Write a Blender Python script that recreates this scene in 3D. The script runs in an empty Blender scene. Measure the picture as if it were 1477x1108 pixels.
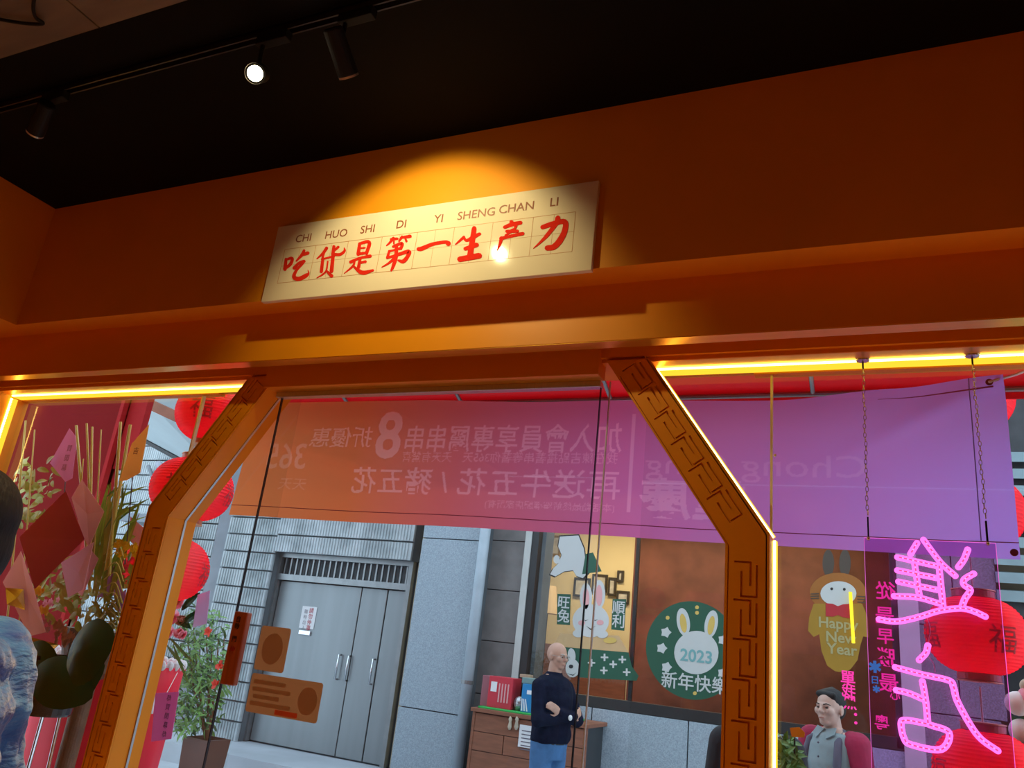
import bpy, bmesh, math, random
from mathutils import Vector, Matrix, Quaternion
S = bpy.context.scene
COL = S.collection
# ------------------------------------------------------------------ camera
CAM_H = 1.6
FPX = 1132.5856
ROT = ((0.9121886, 0.3950458, 0.1088610),      # image right
       (-0.0329927, 0.3356065, -0.9414243),    # image down
       (-0.4084402, 0.8551650, 0.3191700))     # view direction
cam_data = bpy.data.cameras.new('camera')
cam = bpy.data.objects.new('camera', cam_data); COL.objects.link(cam)
cam_data.sensor_fit = 'HORIZONTAL'; cam_data.sensor_width = 36.0
cam_data.lens = FPX / 1477.0 * 36.0
cam_data.clip_start = 0.05; cam_data.clip_end = 200
r_, d_, f_ = (Vector(v) for v in ROT)
cam.matrix_world = Matrix(((r_.x, -d_.x, -f_.x, 0), (r_.y, -d_.y, -f_.y, 0), (r_.z, -d_.z, -f_.z, CAM_H), (0, 0, 0, 1)))
S.camera = cam
# ------------------------------------------------------------------ sky (overcast daylight)
world = bpy.data.worlds.new('overcast_sky'); S.world = world
world.use_nodes = True
bg = world.node_tree.nodes['Background']
bg.inputs[0].default_value = (0.66, 0.83, 1.0, 1)
bg.inputs[1].default_value = 2.3
# ------------------------------------------------------------------ lamp makers, and unseen lamps added to fill the room
def area_lamp(name, loc, size, energy, color, rot=(0, 0, 0)):
    l = bpy.data.lights.new(name, 'AREA'); l.shape = 'DISK'; l.size = size; l.energy = energy; l.color = color
    o = bpy.data.objects.new(name, l); o.location = loc; o.rotation_euler = rot; COL.objects.link(o); return o
def spot_lamp(name, loc, target, half_angle, energy, color, blend=0.35, radius=0.02):
    l = bpy.data.lights.new(name, 'SPOT'); l.spot_size = 2 * half_angle; l.spot_blend = blend
    l.energy = energy; l.color = color; l.shadow_soft_size = radius
    o = bpy.data.objects.new(name, l); o.location = loc
    o.rotation_euler = (Vector(target) - Vector(loc)).to_track_quat('-Z', 'Y').to_euler(); COL.objects.link(o); return o
WARM = (1.0, 0.60, 0.28)
for k, (lx, ly) in enumerate(((-3.0, 0.2), (-1.3, 0.6), (0.6, 0.4), (-2.2, -1.4), (0.0, -1.4), (1.6, -1.0))):
    spot_lamp('unseen_fill_lamp', (lx, ly, 3.60), (lx, ly, 0), math.radians(38), 75.0, WARM, blend=0.5, radius=0.05)  # no fixtures: unseen lamps added for the general light
for lx in (-2.65, -1.25, 0.55, 1.9):   # added unseen spots whose floor bounce lightens the overhangs
    spot_lamp('floor_bounce_lamp', (lx, 1.05, 3.58), (lx, 1.95, 0), math.radians(21), 230.0, (1.0, 0.72, 0.40), blend=0.6, radius=0.04)
# view
S.view_settings.view_transform = 'Standard'; S.view_settings.look = 'None'
S.view_settings.exposure = 0.0; S.view_settings.gamma = 1.0; S.view_settings.use_curve_mapping = False
S.cycles.transparent_max_bounces = 24
S.cycles.max_bounces = 10; S.cycles.diffuse_bounces = 5; S.cycles.glossy_bounces = 4
S.cycles.sample_clamp_indirect = 6.0

# ================================================================== helpers
def ray(u, v):
    a, b = (u - 738.5) / FPX, (v - 554.0) / FPX
    return Vector([ROT[0][i] * a + ROT[1][i] * b + ROT[2][i] for i in range(3)])
def P(u, v, Y):
    "world point on the plane y = Y seen at photo pixel (u, v)"
    d = ray(u, v); t = Y / d.y
    return Vector((d.x * t, Y, d.z * t + CAM_H))
def PZ(u, v, Z):
    d = ray(u, v); t = (Z - CAM_H) / d.z
    return Vector((d.x * t, d.y * t, Z))
def lin(h):
    out = []
    for i in (0, 2, 4):
        c = int(h[i:i + 2], 16) / 255.0
        out.append(c / 12.92 if c <= 0.04045 else ((c + 0.055) / 1.055) ** 2.4)
    return (out[0], out[1], out[2], 1.0)
MATS = {}
def mat(name, color, rough=0.55, metal=0.0, noise=0.0, scale=6.0, bump=0.0, bscale=40.0, spec=0.5, coat=0.0,
        emit=None, estr=0.0, color2=None, stretch=None, sheen=0.0, alpha=None):
    "procedural principled material with a little noise in colour and relief"
    if name in MATS: return MATS[name]
    m = bpy.data.materials.new(name); m.use_nodes = True
    nt = m.node_tree; b = nt.nodes['Principled BSDF']
    c = lin(color) if isinstance(color, str) else tuple(color) + ((1.0,) if len(color) == 3 else ())
    b.inputs['Base Color'].default_value = c
    b.inputs['Roughness'].default_value = rough; b.inputs['Metallic'].default_value = metal
    b.inputs['Specular IOR Level'].default_value = spec
    b.inputs['Coat Weight'].default_value = coat
    if sheen: b.inputs['Sheen Weight'].default_value = sheen
    tc = None
    def coords():
        t = nt.nodes.new('ShaderNodeTexCoord'); mp = nt.nodes.new('ShaderNodeMapping')
        nt.links.new(t.outputs['Object'], mp.inputs[0])
        if stretch: mp.inputs['Scale'].default_value = stretch
        return mp.outputs[0]
    if noise > 0 or color2:
        tc = coords()
        n = nt.nodes.new('ShaderNodeTexNoise'); n.inputs['Scale'].default_value = scale; n.inputs['Detail'].default_value = 5
        nt.links.new(tc, n.inputs['Vector'])
        mx = nt.nodes.new('ShaderNodeMix'); mx.data_type = 'RGBA'
        c2 = lin(color2) if color2 else tuple(min(1, x * (1 - noise)) for x in c[:3]) + (1,)
        mx.inputs['A'].default_value = c; mx.inputs['B'].default_value = c2
        rp = nt.nodes.new('ShaderNodeMapRange'); rp.inputs['From Min'].default_value = 0.35; rp.inputs['From Max'].default_value = 0.65
        nt.links.new(n.outputs['Fac'], rp.inputs['Value']); nt.links.new(rp.outputs[0], mx.inputs['Factor'])
        nt.links.new(mx.outputs['Result'], b.inputs['Base Color'])
    if bump > 0:
        if tc is None: tc = coords()
        n2 = nt.nodes.new('ShaderNodeTexNoise'); n2.inputs['Scale'].default_value = bscale; n2.inputs['Detail'].default_value = 4
        nt.links.new(tc, n2.inputs['Vector'])
        bp = nt.nodes.new('ShaderNodeBump'); bp.inputs['Strength'].default_value = bump; bp.inputs['Distance'].default_value = 0.01
        nt.links.new(n2.outputs['Fac'], bp.inputs['Height']); nt.links.new(bp.outputs[0], b.inputs['Normal'])
    if emit:
        b.inputs['Emission Color'].default_value = lin(emit) if isinstance(emit, str) else tuple(emit) + (1,)
        b.inputs['Emission Strength'].default_value = estr
    MATS[name] = m
    return m
def emission(name, color, strength):
    if name in MATS: return MATS[name]
    m = bpy.data.materials.new(name); m.use_nodes = True; nt = m.node_tree; nt.nodes.clear()
    e = nt.nodes.new('ShaderNodeEmission'); e.inputs[0].default_value = lin(color) if isinstance(color, str) else tuple(color) + (1,)
    e.inputs[1].default_value = strength
    o = nt.nodes.new('ShaderNodeOutputMaterial'); nt.links.new(e.outputs[0], o.inputs[0])
    MATS[name] = m; return m
def glass(name, tint=(0.93, 0.96, 0.95), refl=0.9, diffuse=0.0, dcol=(1, 1, 1), ior=1.45):
    "clear sheet glass: tinted transparency with a fresnel reflection and an optional film of haze"
    m = bpy.data.materials.new(name); m.use_nodes = True; nt = m.node_tree; nt.nodes.clear()
    t = nt.nodes.new('ShaderNodeBsdfTransparent'); t.inputs[0].default_value = tuple(tint) + (1,)
    g = nt.nodes.new('ShaderNodeBsdfGlossy'); g.inputs['Roughness'].default_value = 0.01; g.inputs[0].default_value = (refl, refl, refl, 1)
    fr = nt.nodes.new('ShaderNodeFresnel'); fr.inputs[0].default_value = ior
    mx = nt.nodes.new('ShaderNodeMixShader'); o = nt.nodes.new('ShaderNodeOutputMaterial')
    base = t
    if diffuse > 0:
        d = nt.nodes.new('ShaderNodeBsdfDiffuse'); d.inputs[0].default_value = tuple(dcol) + (1,)
        m2 = nt.nodes.new('ShaderNodeMixShader'); m2.inputs[0].default_value = diffuse
        nt.links.new(t.outputs[0], m2.inputs[1]); nt.links.new(d.outputs[0], m2.inputs[2]); base = m2
    ge = nt.nodes.new('ShaderNodeNewGeometry'); ml = nt.nodes.new('ShaderNodeMath'); ml.operation = 'MULTIPLY'
    inv = nt.nodes.new('ShaderNodeMath'); inv.operation = 'SUBTRACT'; inv.inputs[0].default_value = 1.0   # reflect on the outer faces only
    nt.links.new(ge.outputs['Backfacing'], inv.inputs[1]); nt.links.new(fr.outputs[0], ml.inputs[0]); nt.links.new(inv.outputs[0], ml.inputs[1])
    nt.links.new(ml.outputs[0], mx.inputs[0]); nt.links.new(base.outputs[0], mx.inputs[1]); nt.links.new(g.outputs[0], mx.inputs[2])
    nt.links.new(mx.outputs[0], o.inputs[0])
    MATS[name] = m; return m
def translucent(name, color, amount=0.5, rough=0.6, noise=0.0, scale=8.0, color_ramp=None, bump=0.0, bscale=60.0):
    "cloth or paper: diffuse front plus light passing through; color_ramp = (x0, x1, [(pos, hex)]) along world x"
    m = bpy.data.materials.new(name); m.use_nodes = True; nt = m.node_tree; nt.nodes.clear()
    d = nt.nodes.new('ShaderNodeBsdfDiffuse'); t = nt.nodes.new('ShaderNodeBsdfTranslucent')
    c = lin(color)
    d.inputs[0].default_value = c; t.inputs[0].default_value = c
    if color_ramp:
        g = nt.nodes.new('ShaderNodeNewGeometry'); sx = nt.nodes.new('ShaderNodeSeparateXYZ')
        nt.links.new(g.outputs['Position'], sx.inputs[0])
        mr = nt.nodes.new('ShaderNodeMapRange'); mr.inputs['From Min'].default_value = color_ramp[0]; mr.inputs['From Max'].default_value = color_ramp[1]
        nt.links.new(sx.outputs['X'], mr.inputs['Value'])
        cr = nt.nodes.new('ShaderNodeValToRGB')
        els = color_ramp[2]
        while len(cr.color_ramp.elements) < len(els): cr.color_ramp.elements.new(0.5)
        for e, (p_, h_) in zip(cr.color_ramp.elements, els): e.position = p_; e.color = lin(h_)
        nt.links.new(mr.outputs[0], cr.inputs[0])
        nt.links.new(cr.outputs[0], d.inputs[0]); nt.links.new(cr.outputs[0], t.inputs[0])
    if bump:
        tcn = nt.nodes.new('ShaderNodeTexCoord'); n2 = nt.nodes.new('ShaderNodeTexNoise'); n2.inputs['Scale'].default_value = bscale
        nt.links.new(tcn.outputs['Object'], n2.inputs['Vector'])
        bp = nt.nodes.new('ShaderNodeBump'); bp.inputs['Strength'].default_value = bump; bp.inputs['Distance'].default_value = 0.01
        nt.links.new(n2.outputs['Fac'], bp.inputs['Height']); nt.links.new(bp.outputs[0], d.inputs['Normal'])
    mx = nt.nodes.new('ShaderNodeMixShader'); mx.inputs[0].default_value = amount
    gl = nt.nodes.new('ShaderNodeBsdfGlossy'); gl.inputs['Roughness'].default_value = rough
    m3 = nt.nodes.new('ShaderNodeMixShader'); m3.inputs[0].default_value = 0.04
    o = nt.nodes.new('ShaderNodeOutputMaterial')
    nt.links.new(d.outputs[0], mx.inputs[1]); nt.links.new(t.outputs[0], mx.inputs[2])
    nt.links.new(mx.outputs[0], m3.inputs[1]); nt.links.new(gl.outputs[0], m3.inputs[2]); nt.links.new(m3.outputs[0], o.inputs[0])
    MATS[name] = m; return m

ORG = {}
def tag(o, label=None, cat=None, group=None, kind=None):
    if label: o['label'] = label
    if cat: o['category'] = cat
    if group: o['group'] = group
    if kind: o['kind'] = kind
    return o
def thing(name, loc, label, cat, group=None):
    o = bpy.data.objects.new(name, None); o.location = loc; o.empty_display_size = 0.05; COL.objects.link(o)
    ORG[o.name] = Vector(loc); return tag(o, label, cat, group)
def copy_tree(o, parent=None):
    c = o.copy(); COL.objects.link(c)
    if parent is not None: c.parent = parent
    for ch in list(o.children): copy_tree(ch, c)
    return c
class MB:
    "collects geometry in world space; build() links it as ONE mesh object"
    def __init__(s): s.v = []; s.f = []
    def add(s, vs, fs):
        n = len(s.v); s.v += [Vector(p) for p in vs]; s.f += [tuple(i + n for i in f) for f in fs]; return s
    def box(s, x0, x1, y0, y1, z0, z1):
        return s.add([(x0, y0, z0), (x1, y0, z0), (x1, y1, z0), (x0, y1, z0), (x0, y0, z1), (x1, y0, z1), (x1, y1, z1), (x0, y1, z1)],
                     [(0, 3, 2, 1), (4, 5, 6, 7), (0, 1, 5, 4), (1, 2, 6, 5), (2, 3, 7, 6), (3, 0, 4, 7)])
    def bbox(s, x0, x1, y0, y1, z0, z1, b=0.004):
        "box with bevelled edges"
        bm = bmesh.new(); bmesh.ops.create_cube(bm, size=1)
        for v in bm.verts:
            v.co = Vector(((x0 + x1) / 2 + v.co.x * (x1 - x0), (y0 + y1) / 2 + v.co.y * (y1 - y0), (z0 + z1) / 2 + v.co.z * (z1 - z0)))
        bmesh.ops.bevel(bm, geom=bm.edges[:], offset=b, segments=2, affect='EDGES', profile=0.5)
        return s.bm(bm)
    def bm(s, bm):
        bm.verts.index_update(); s.add([v.co.copy() for v in bm.verts], [tuple(v.index for v in f.verts) for f in bm.faces]); bm.free(); return s
    def prism(s, pts, ext):
        "planar polygon pts extruded by the vector ext"
        n = len(pts); ext = Vector(ext)
        vs = [Vector(p) for p in pts] + [Vector(p) + ext for p in pts]
        return s.add(vs, [tuple(range(n)), tuple(range(2 * n - 1, n - 1, -1))] + [(i, i + n, (i + 1) % n + n, (i + 1) % n) for i in range(n)])
    def tube(s, path, r, seg=8, caps=True, closed=False):
        path = [Vector(p) for p in path]; n = len(path)
        rs = r if isinstance(r, (list, tuple)) else [r] * n
        base = len(s.v); up = None
        for i, p in enumerate(path):
            a = path[(i - 1) % n] if (closed or i > 0) else p; c = path[(i + 1) % n] if (closed or i < n - 1) else p
            t = (c - a).normalized() if (c - a).length > 1e-9 else Vector((0, 0, 1))
            if up is None:
                up = t.orthogonal().normalized()
            else:
                up = (up - t * up.dot(t)); up = up.normalized() if up.length > 1e-6 else t.orthogonal().normalized()
            w = t.cross(up)
            for k in range(seg):
                q = 2 * math.pi * k / seg
                s.v.append(p + (up * math.cos(q) + w * math.sin(q)) * rs[i])
        m = n if closed else n - 1
        for i in range(m):
            for k in range(seg):
                a = base + i * seg + k; b = base + i * seg + (k + 1) % seg
                c = base + ((i + 1) % n) * seg + (k + 1) % seg; d = base + ((i + 1) % n) * seg + k
                s.f.append((a, b, c, d))
        if caps and not closed:
            s.f.append(tuple(base + k for k in reversed(range(seg)))); s.f.append(tuple(base + (n - 1) * seg + k for k in range(seg)))
        return s
    def lathe(s, c, prof, seg=24, axis='z'):
        "prof = [(radius, height)] about the axis through c"
        c = Vector(c); base = len(s.v); n = len(prof)
        for r, h in prof:
            for k in range(seg):
                q = 2 * math.pi * k / seg; x, y = r * math.cos(q), r * math.sin(q)
                s.v.append(c + (Vector((x, y, h)) if axis == 'z' else Vector((x, h, y)) if axis == 'y' else Vector((h, x, y))))
        for i in range(n - 1):
            for k in range(seg):
                s.f.append((base + i * seg + k, base + i * seg + (k + 1) % seg, base + (i + 1) * seg + (k + 1) % seg, base + (i + 1) * seg + k))
        s.f.append(tuple(base + k for k in reversed(range(seg)))); s.f.append(tuple(base + (n - 1) * seg + k for k in range(seg)))
        return s
    def capsule(s, a, ra, b, rb, seg=14):
        s.tube([a, b], [ra, rb], seg, caps=True); s.ball(a, ra, seg, 8); s.ball(b, rb, seg, 8); return s
    def chain(s, pts, seg=14):
        for p, q in zip(pts[:-1], pts[1:]): s.capsule(p[0], p[1], q[0], q[1], seg)
        return s
    def loft(s, rings, seg=20):
        "rings = [(centre, half-axis a, half-axis b)]"
        base = len(s.v)
        for c, a, b in rings:
            for k in range(seg):
                q = 2 * math.pi * k / seg; s.v.append(Vector(c) + Vector(a) * math.cos(q) + Vector(b) * math.sin(q))
        for i in range(len(rings) - 1):
            for k in range(seg): s.f.append((base + i * seg + k, base + i * seg + (k + 1) % seg, base + (i + 1) * seg + (k + 1) % seg, base + (i + 1) * seg + k))
        s.f.append(tuple(base + k for k in reversed(range(seg)))); s.f.append(tuple(base + (len(rings) - 1) * seg + k for k in range(seg)))
        return s
    def leaf(s, base, d, length, width, up=(0, 0, 1), bend=0.3, n=4, fold=0.15):
        "pointed leaf with a fold along its midrib, bending away from up"
        d = Vector(d).normalized(); up = Vector(up); w = d.cross(up); w = w.normalized() if w.length > 1e-4 else d.orthogonal().normalized(); nrm = w.cross(d).normalized()
        b0 = len(s.v); base = Vector(base)
        for i in range(n + 1):
            t = i / n; c = base + d * (length * t) - nrm * (bend * length * t * t); ww = width * 0.5 * (math.sin(math.pi * min(0.98, 0.06 + 0.94 * t)) ** 0.8)
            s.v += [c - w * ww + nrm * fold * ww, c, c + w * ww + nrm * fold * ww]
        for i in range(n):
            a = b0 + i * 3; s.f += [(a, a + 1, a + 4, a + 3), (a + 1, a + 2, a + 5, a + 4)]
        return s
    def dome(s, c, ax, ay, nrm, h, tip=0.25, seg=20, rings=4):
        "rounded leaf blade: a shallow dome with a slight tip along ax"
        c, ax, ay, nrm = Vector(c), Vector(ax), Vector(ay), Vector(nrm); b0 = len(s.v); s.v.append(c + nrm * h)
        for i in range(1, rings + 1):
            t = i / rings
            for k in range(seg):
                a = 2 * math.pi * k / seg; ex = math.cos(a) * (1 + tip * max(0, math.cos(a)) ** 6)
                s.v.append(c + (ax * ex + ay * math.sin(a)) * t + nrm * (h * (1 - t * t) - 0.10 * h * abs(math.sin(a)) ** 0.5 * (1 if i < rings else 0) + 0.03 * h * math.sin(3 * a)))
        for k in range(seg): s.f.append((b0, b0 + 1 + k, b0 + 1 + (k + 1) % seg))
        for i in range(rings - 1):
            for k in range(seg): s.f.append((b0 + 1 + i * seg + k, b0 + 1 + (i + 1) * seg + k, b0 + 1 + (i + 1) * seg + (k + 1) % seg, b0 + 1 + i * seg + (k + 1) % seg))
        return s
    def ball(s, c, r, seg=12, rings=8, m=None):
        c = Vector(c); r = Vector(r) if not isinstance(r, (int, float)) else Vector((r, r, r)); base = len(s.v)
        pts = [(0, 0, 1)] + [(math.sin(math.pi * i / rings) * math.cos(2 * math.pi * k / seg), math.sin(math.pi * i / rings) * math.sin(2 * math.pi * k / seg), math.cos(math.pi * i / rings)) for i in range(1, rings) for k in range(seg)] + [(0, 0, -1)]
        for p in pts:
            w = Vector((p[0] * r.x, p[1] * r.y, p[2] * r.z))
            if m is not None: w = m @ w
            s.v.append(c + w)
        last = base + len(pts) - 1
        for k in range(seg):
            s.f.append((base, base + 1 + k, base + 1 + (k + 1) % seg))
            s.f.append((last, last - seg + (k + 1) % seg, last - seg + k))
        for i in range(rings - 2):
            for k in range(seg):
                a = base + 1 + i * seg
                s.f.append((a + k, a + seg + k, a + seg + (k + 1) % seg, a + (k + 1) % seg))
        return s
    def stroke(s, pts, to3d, ext, n=6):
        "brush stroke: polyline of (x, y, width) in 2-D, smoothed, mapped to the sheet by to3d and given thickness ext"
        q = catmull(pts, n)
        L, R = [], []
        for i, (x, y, w) in enumerate(q):
            a = q[max(0, i - 1)]; b = q[min(len(q) - 1, i + 1)]
            dx, dy = b[0] - a[0], b[1] - a[1]; l = math.hypot(dx, dy) or 1
            nx, ny = -dy / l * w / 2, dx / l * w / 2
            L.append((x + nx, y + ny)); R.append((x - nx, y - ny))
        def cap(p, dirx, diry, w):
            return [(p[0] + (math.cos(t) * dirx - math.sin(t) * diry) * w / 2, p[1] + (math.sin(t) * dirx + math.cos(t) * diry) * w / 2) for t in (math.pi / 4, 0, -math.pi / 4)]
        def unit(a, b):
            dx, dy = b[0] - a[0], b[1] - a[1]; l = math.hypot(dx, dy) or 1; return dx / l, dy / l
        quads = [[L[i], L[i + 1], R[i + 1], R[i]] for i in range(len(L) - 1)]
        e = unit(q[-2], q[-1]); b0 = unit(q[1], q[0])
        quads.append([L[-1]] + cap(q[-1], e[0], e[1], q[-1][2]) + [R[-1]])
        quads.append([R[0]] + cap(q[0], b0[0], b0[1], q[0][2]) + [L[0]])
        for qd in quads: s.prism([to3d(x, y) for x, y in qd], ext)
        return s
    def build(s, name, m, parent=None, smooth=False, label=None, cat=None, group=None, kind=None, weld=False):
        if parent is not None:
            org = ORG[parent.name]
        else:
            xs = [v.x for v in s.v]; ys = [v.y for v in s.v]
            org = Vector(((min(xs) + max(xs)) / 2, (min(ys) + max(ys)) / 2, min(v.z for v in s.v)))
        me = bpy.data.meshes.new(name)
        me.from_pydata([v - org for v in s.v], [], s.f); me.validate()
        bm = bmesh.new(); bm.from_mesh(me)
        if weld: bmesh.ops.remove_doubles(bm, verts=bm.verts[:], dist=1e-5)
        bmesh.ops.recalc_face_normals(bm, faces=bm.faces[:]); bm.to_mesh(me); bm.free()
        if smooth:
            for p in me.polygons: p.use_smooth = True
        me.materials.append(m if not isinstance(m, str) else MATS[m])
        o = bpy.data.objects.new(name, me); COL.objects.link(o)
        if parent is not None: o.parent = parent; ORG[o.name] = org
        else: o.location = org; ORG[o.name] = org
        return tag(o, label, cat, group, kind)
def part(name, me, parent, m=None):
    "another child that shares mesh data (mesh given in the parent's space)"
    o = bpy.data.objects.new(name, me); COL.objects.link(o); o.parent = parent; ORG[o.name] = ORG[parent.name]; return o
def catmull(pts, n=6):
    if len(pts) < 3 or n < 2:
        if len(pts) == 2 and n >= 2:
            a, b = pts; return [tuple(a[k] + (b[k] - a[k]) * i / 2 for k in range(len(a))) for i in range(3)]
        return list(pts)
    out = []
    P_ = [tuple(2 * pts[0][k] - pts[1][k] for k in range(len(pts[0])))] + list(pts) + [tuple(2 * pts[-1][k] - pts[-2][k] for k in range(len(pts[0])))]
    for i in range(1, len(P_) - 2):
        p0, p1, p2, p3 = P_[i - 1:i + 3]
        for j in range(n):
            t = j / n
            out.append(tuple(0.5 * ((2 * p1[k]) + (-p0[k] + p2[k]) * t + (2 * p0[k] - 5 * p1[k] + 4 * p2[k] - p3[k]) * t * t + (-p0[k] + 3 * p1[k] - 3 * p2[k] + p3[k]) * t ** 3) for k in range(len(p1))))
    out.append(tuple(pts[-1]))
    return out
def curve_mesh(cu):
    o = bpy.data.objects.new('tmp', cu); COL.objects.link(o)
    dg = bpy.context.evaluated_depsgraph_get()
    me = bpy.data.meshes.new_from_object(o.evaluated_get(dg))
    vs = [v.co.copy() for v in me.vertices]; fs = [tuple(p.vertices) for p in me.polygons]
    bpy.data.objects.remove(o); bpy.data.meshes.remove(me)
    return vs, fs
def text_geo(body, size=1.0, bold=0.0, align='CENTER', extrude=0.0, res=3, space=1.0):
    cu = bpy.data.curves.new('txt', 'FONT'); cu.body = body; cu.size = size; cu.offset = bold; cu.extrude = extrude
    cu.align_x = align; cu.align_y = 'CENTER'; cu.resolution_u = res; cu.space_character = space
    r = curve_mesh(cu); bpy.data.curves.remove(cu); return r
def sheet_with_holes(outer, holes, ext):
    "2-D outline with holes, filled and extruded; returns (x, y, depth) vertices"
    cu = bpy.data.curves.new('fret', 'CURVE'); cu.dimensions = '2D'; cu.fill_mode = 'BOTH'; cu.extrude = ext
    for lp in [outer] + holes:
        sp = cu.splines.new('POLY'); sp.points.add(len(lp) - 1); sp.use_cyclic_u = True
        for p_, q in zip(sp.points, lp): p_.co = (q[0], q[1], 0, 1)
    r = curve_mesh(cu); bpy.data.curves.remove(cu); return r
def put_text(mb, body, c, size, xdir=(1, 0, 0), ydir=(0, 0, 1), bold=0.0, ext=0.0008, mirror=False, align='CENTER', space=1.0, nrm=None):
    "adds flat lettering centred at c; mirror = seen from behind"
    vs, fs = text_geo(body, 1.0, bold, align, 0.0, 3, space)
    if not vs: return
    ys = [v.y for v in vs]; xs = [v.x for v in vs]
    cy = (min(ys) + max(ys)) / 2
    X, Yd = Vector(xdir), Vector(ydir); N = X.cross(Yd) if nrm is None else Vector(nrm)
    sx = -1 if mirror else 1
    n = len(vs); c = Vector(c)
    pts = [c + X * (v.x * size * sx) + Yd * ((v.y - cy) * size) for v in vs]
    # edge map for side walls
    ed = {}
    for f in fs:
        for i in range(len(f)):
            a, b = f[i], f[(i + 1) % len(f)]; k = (min(a, b), max(a, b)); ed[k] = ed.get(k, 0) + 1
    faces = list(fs) + [tuple(i + n for i in reversed(f)) for f in fs] + [(a, b, b + n, a + n) for (a, b), ct in ed.items() if ct == 1]
    mb.add(pts + [p + N * ext for p in pts], faces)
def remesh_body(mb, voxel=0.008, smooth=4):
    "fuse overlapping shapes into one continuous skin; returns new MB"
    me = bpy.data.meshes.new('tmp'); me.from_pydata(mb.v, [], mb.f); me.validate()
    o = bpy.data.objects.new('tmp', me); COL.objects.link(o)
    m = o.modifiers.new('r', 'REMESH'); m.mode = 'VOXEL'; m.voxel_size = voxel
    if smooth:
        sm = o.modifiers.new('s', 'SMOOTH'); sm.iterations = smooth; sm.factor = 0.5
    dg = bpy.context.evaluated_depsgraph_get(); e = bpy.data.meshes.new_from_object(o.evaluated_get(dg))
    out = MB(); out.v = [v.co.copy() for v in e.vertices]; out.f = [tuple(p.vertices) for p in e.polygons]
    bpy.data.objects.remove(o); bpy.data.meshes.remove(e); bpy.data.meshes.remove(me)
    return out
# ================================================================== materials
mat('orange_paint', (0.80, 0.285, 0.005), 0.55, noise=0.10, scale=1.6, bump=0.05, bscale=120, spec=0.35)
mat('orange_lacquer', (0.82, 0.285, 0.006), 0.42, noise=0.08, scale=2.0, bump=0.015, bscale=60, spec=0.28)
mat('brushed_orange', (0.85, 0.33, 0.02), 0.33, noise=0.06, scale=3, stretch=(1, 30, 30), spec=0.6)
mat('black_paint', (0.0035, 0.0028, 0.0024), 0.85, spec=0.15, noise=0.3, scale=3, bump=0.05, bscale=80)
mat('black_metal', (0.006, 0.006, 0.006), 0.6, spec=0.25, noise=0.2, scale=10, bump=0.02)
mat('ceiling_board', (0.17, 0.12, 0.07), 0.6, noise=0.3, scale=2.5, stretch=(1, 5, 1))
mat('floor_tile', (0.58, 0.28, 0.12), 0.4, noise=0.2, scale=3, bump=0.02)
mat('interior_wall', (0.55, 0.20, 0.03), 0.6, noise=0.1, scale=2, bump=0.03)
mat('aluminium', (0.60, 0.60, 0.63), 0.32, metal=0.85, noise=0.1, scale=20, stretch=(20, 1, 1))
mat('chrome', (0.78, 0.78, 0.80), 0.12, metal=1.0, noise=0.05, scale=20)
glass('pane_glass', (0.955, 0.97, 0.965))
glass('door_glass', (0.945, 0.96, 0.965))
glass('shop_glass', (0.93, 0.95, 0.96))
emission('led_white', (1.0, 0.74, 0.16), 12.0)
emission('glow_yellow', (1.0, 0.60, 0.035), 1.3)  # the tape's light on its channel, painted as a dimmer glow
# ================================================================== room shell
XL, XR, YB, ZC = -4.06, 2.6, -3.2, 3.63
ZS, ZF = 2.928, 2.700        # bulkhead soffit, fascia bottom
def struct(name, mb, m, parent=None, **k):
    return mb.build(name, m, parent, kind='structure' if parent is None else None, **k)
struct('floor', MB().box(-4.9, XR, YB, 2.95, -0.12, 0.0), 'floor_tile')
struct('ceiling', MB().box(-4.6, XR, 1.46, 2.6, ZC, ZC + 0.1), 'black_paint')
ceil2 = struct('ceiling', MB().box(-4.6, XR, YB, 1.46, ZC + 0.012, ZC + 0.1), 'black_paint')
for (x0, x1) in ((-4.05, -2.56), (-2.552, -1.0), (-0.992, 0.6), (0.608, 2.5)):
    MB().box(x0, x1, -1.2, 1.45, ZC - 0.012, ZC + 0.012).build('ceiling_panel', MATS['ceiling_board'], ceil2)
struct('wall_front', MB().box(-4.9, XR, 2.40, 2.92, ZS, 4.6), 'orange_paint')
mat('gold_reflector', (0.92, 0.50, 0.05), 0.3, metal=0.85, noise=0.06, scale=4, stretch=(0.4, 20, 20))  # metal plates added under the overhangs to reflect more light
t1 = struct('trim_1', MB().box(-4.9, XR, 2.53, 2.596, ZF, ZS), 'orange_lacquer')
MB().box(-4.9, XR, 2.532, 2.595, ZF - 0.003, ZF).build('reflector_plate', MATS['gold_reflector'], t1)
t2 = struct('trim_2', MB().box(-4.9, XR, 2.70, 2.915, 2.702, ZS).box(-4.9, XR, 2.717, 2.915, 2.687, 2.703), 'orange_lacquer')
for xa, xb_ in ((-4.6, -2.68), (-0.73, XR)): MB().box(xa, xb_, 2.720, 2.866, 2.6855, 2.687).build('reflector_plate', MATS['gold_reflector'], t2)
struct('wall_left', MB().box(-4.9, XL, YB, 2.40, ZS, ZC), 'orange_paint')
struct('wall_side_left', MB().box(-4.9, -4.60, YB, 2.92, 0, ZS), 'orange_paint')
struct('wall_right', MB().box(XR, XR + 0.15, YB, 2.92, 0, ZC), 'interior_wall')
struct('wall_back', MB().box(-4.9, XR, YB - 0.15, YB, 0, ZC), 'interior_wall')
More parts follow.
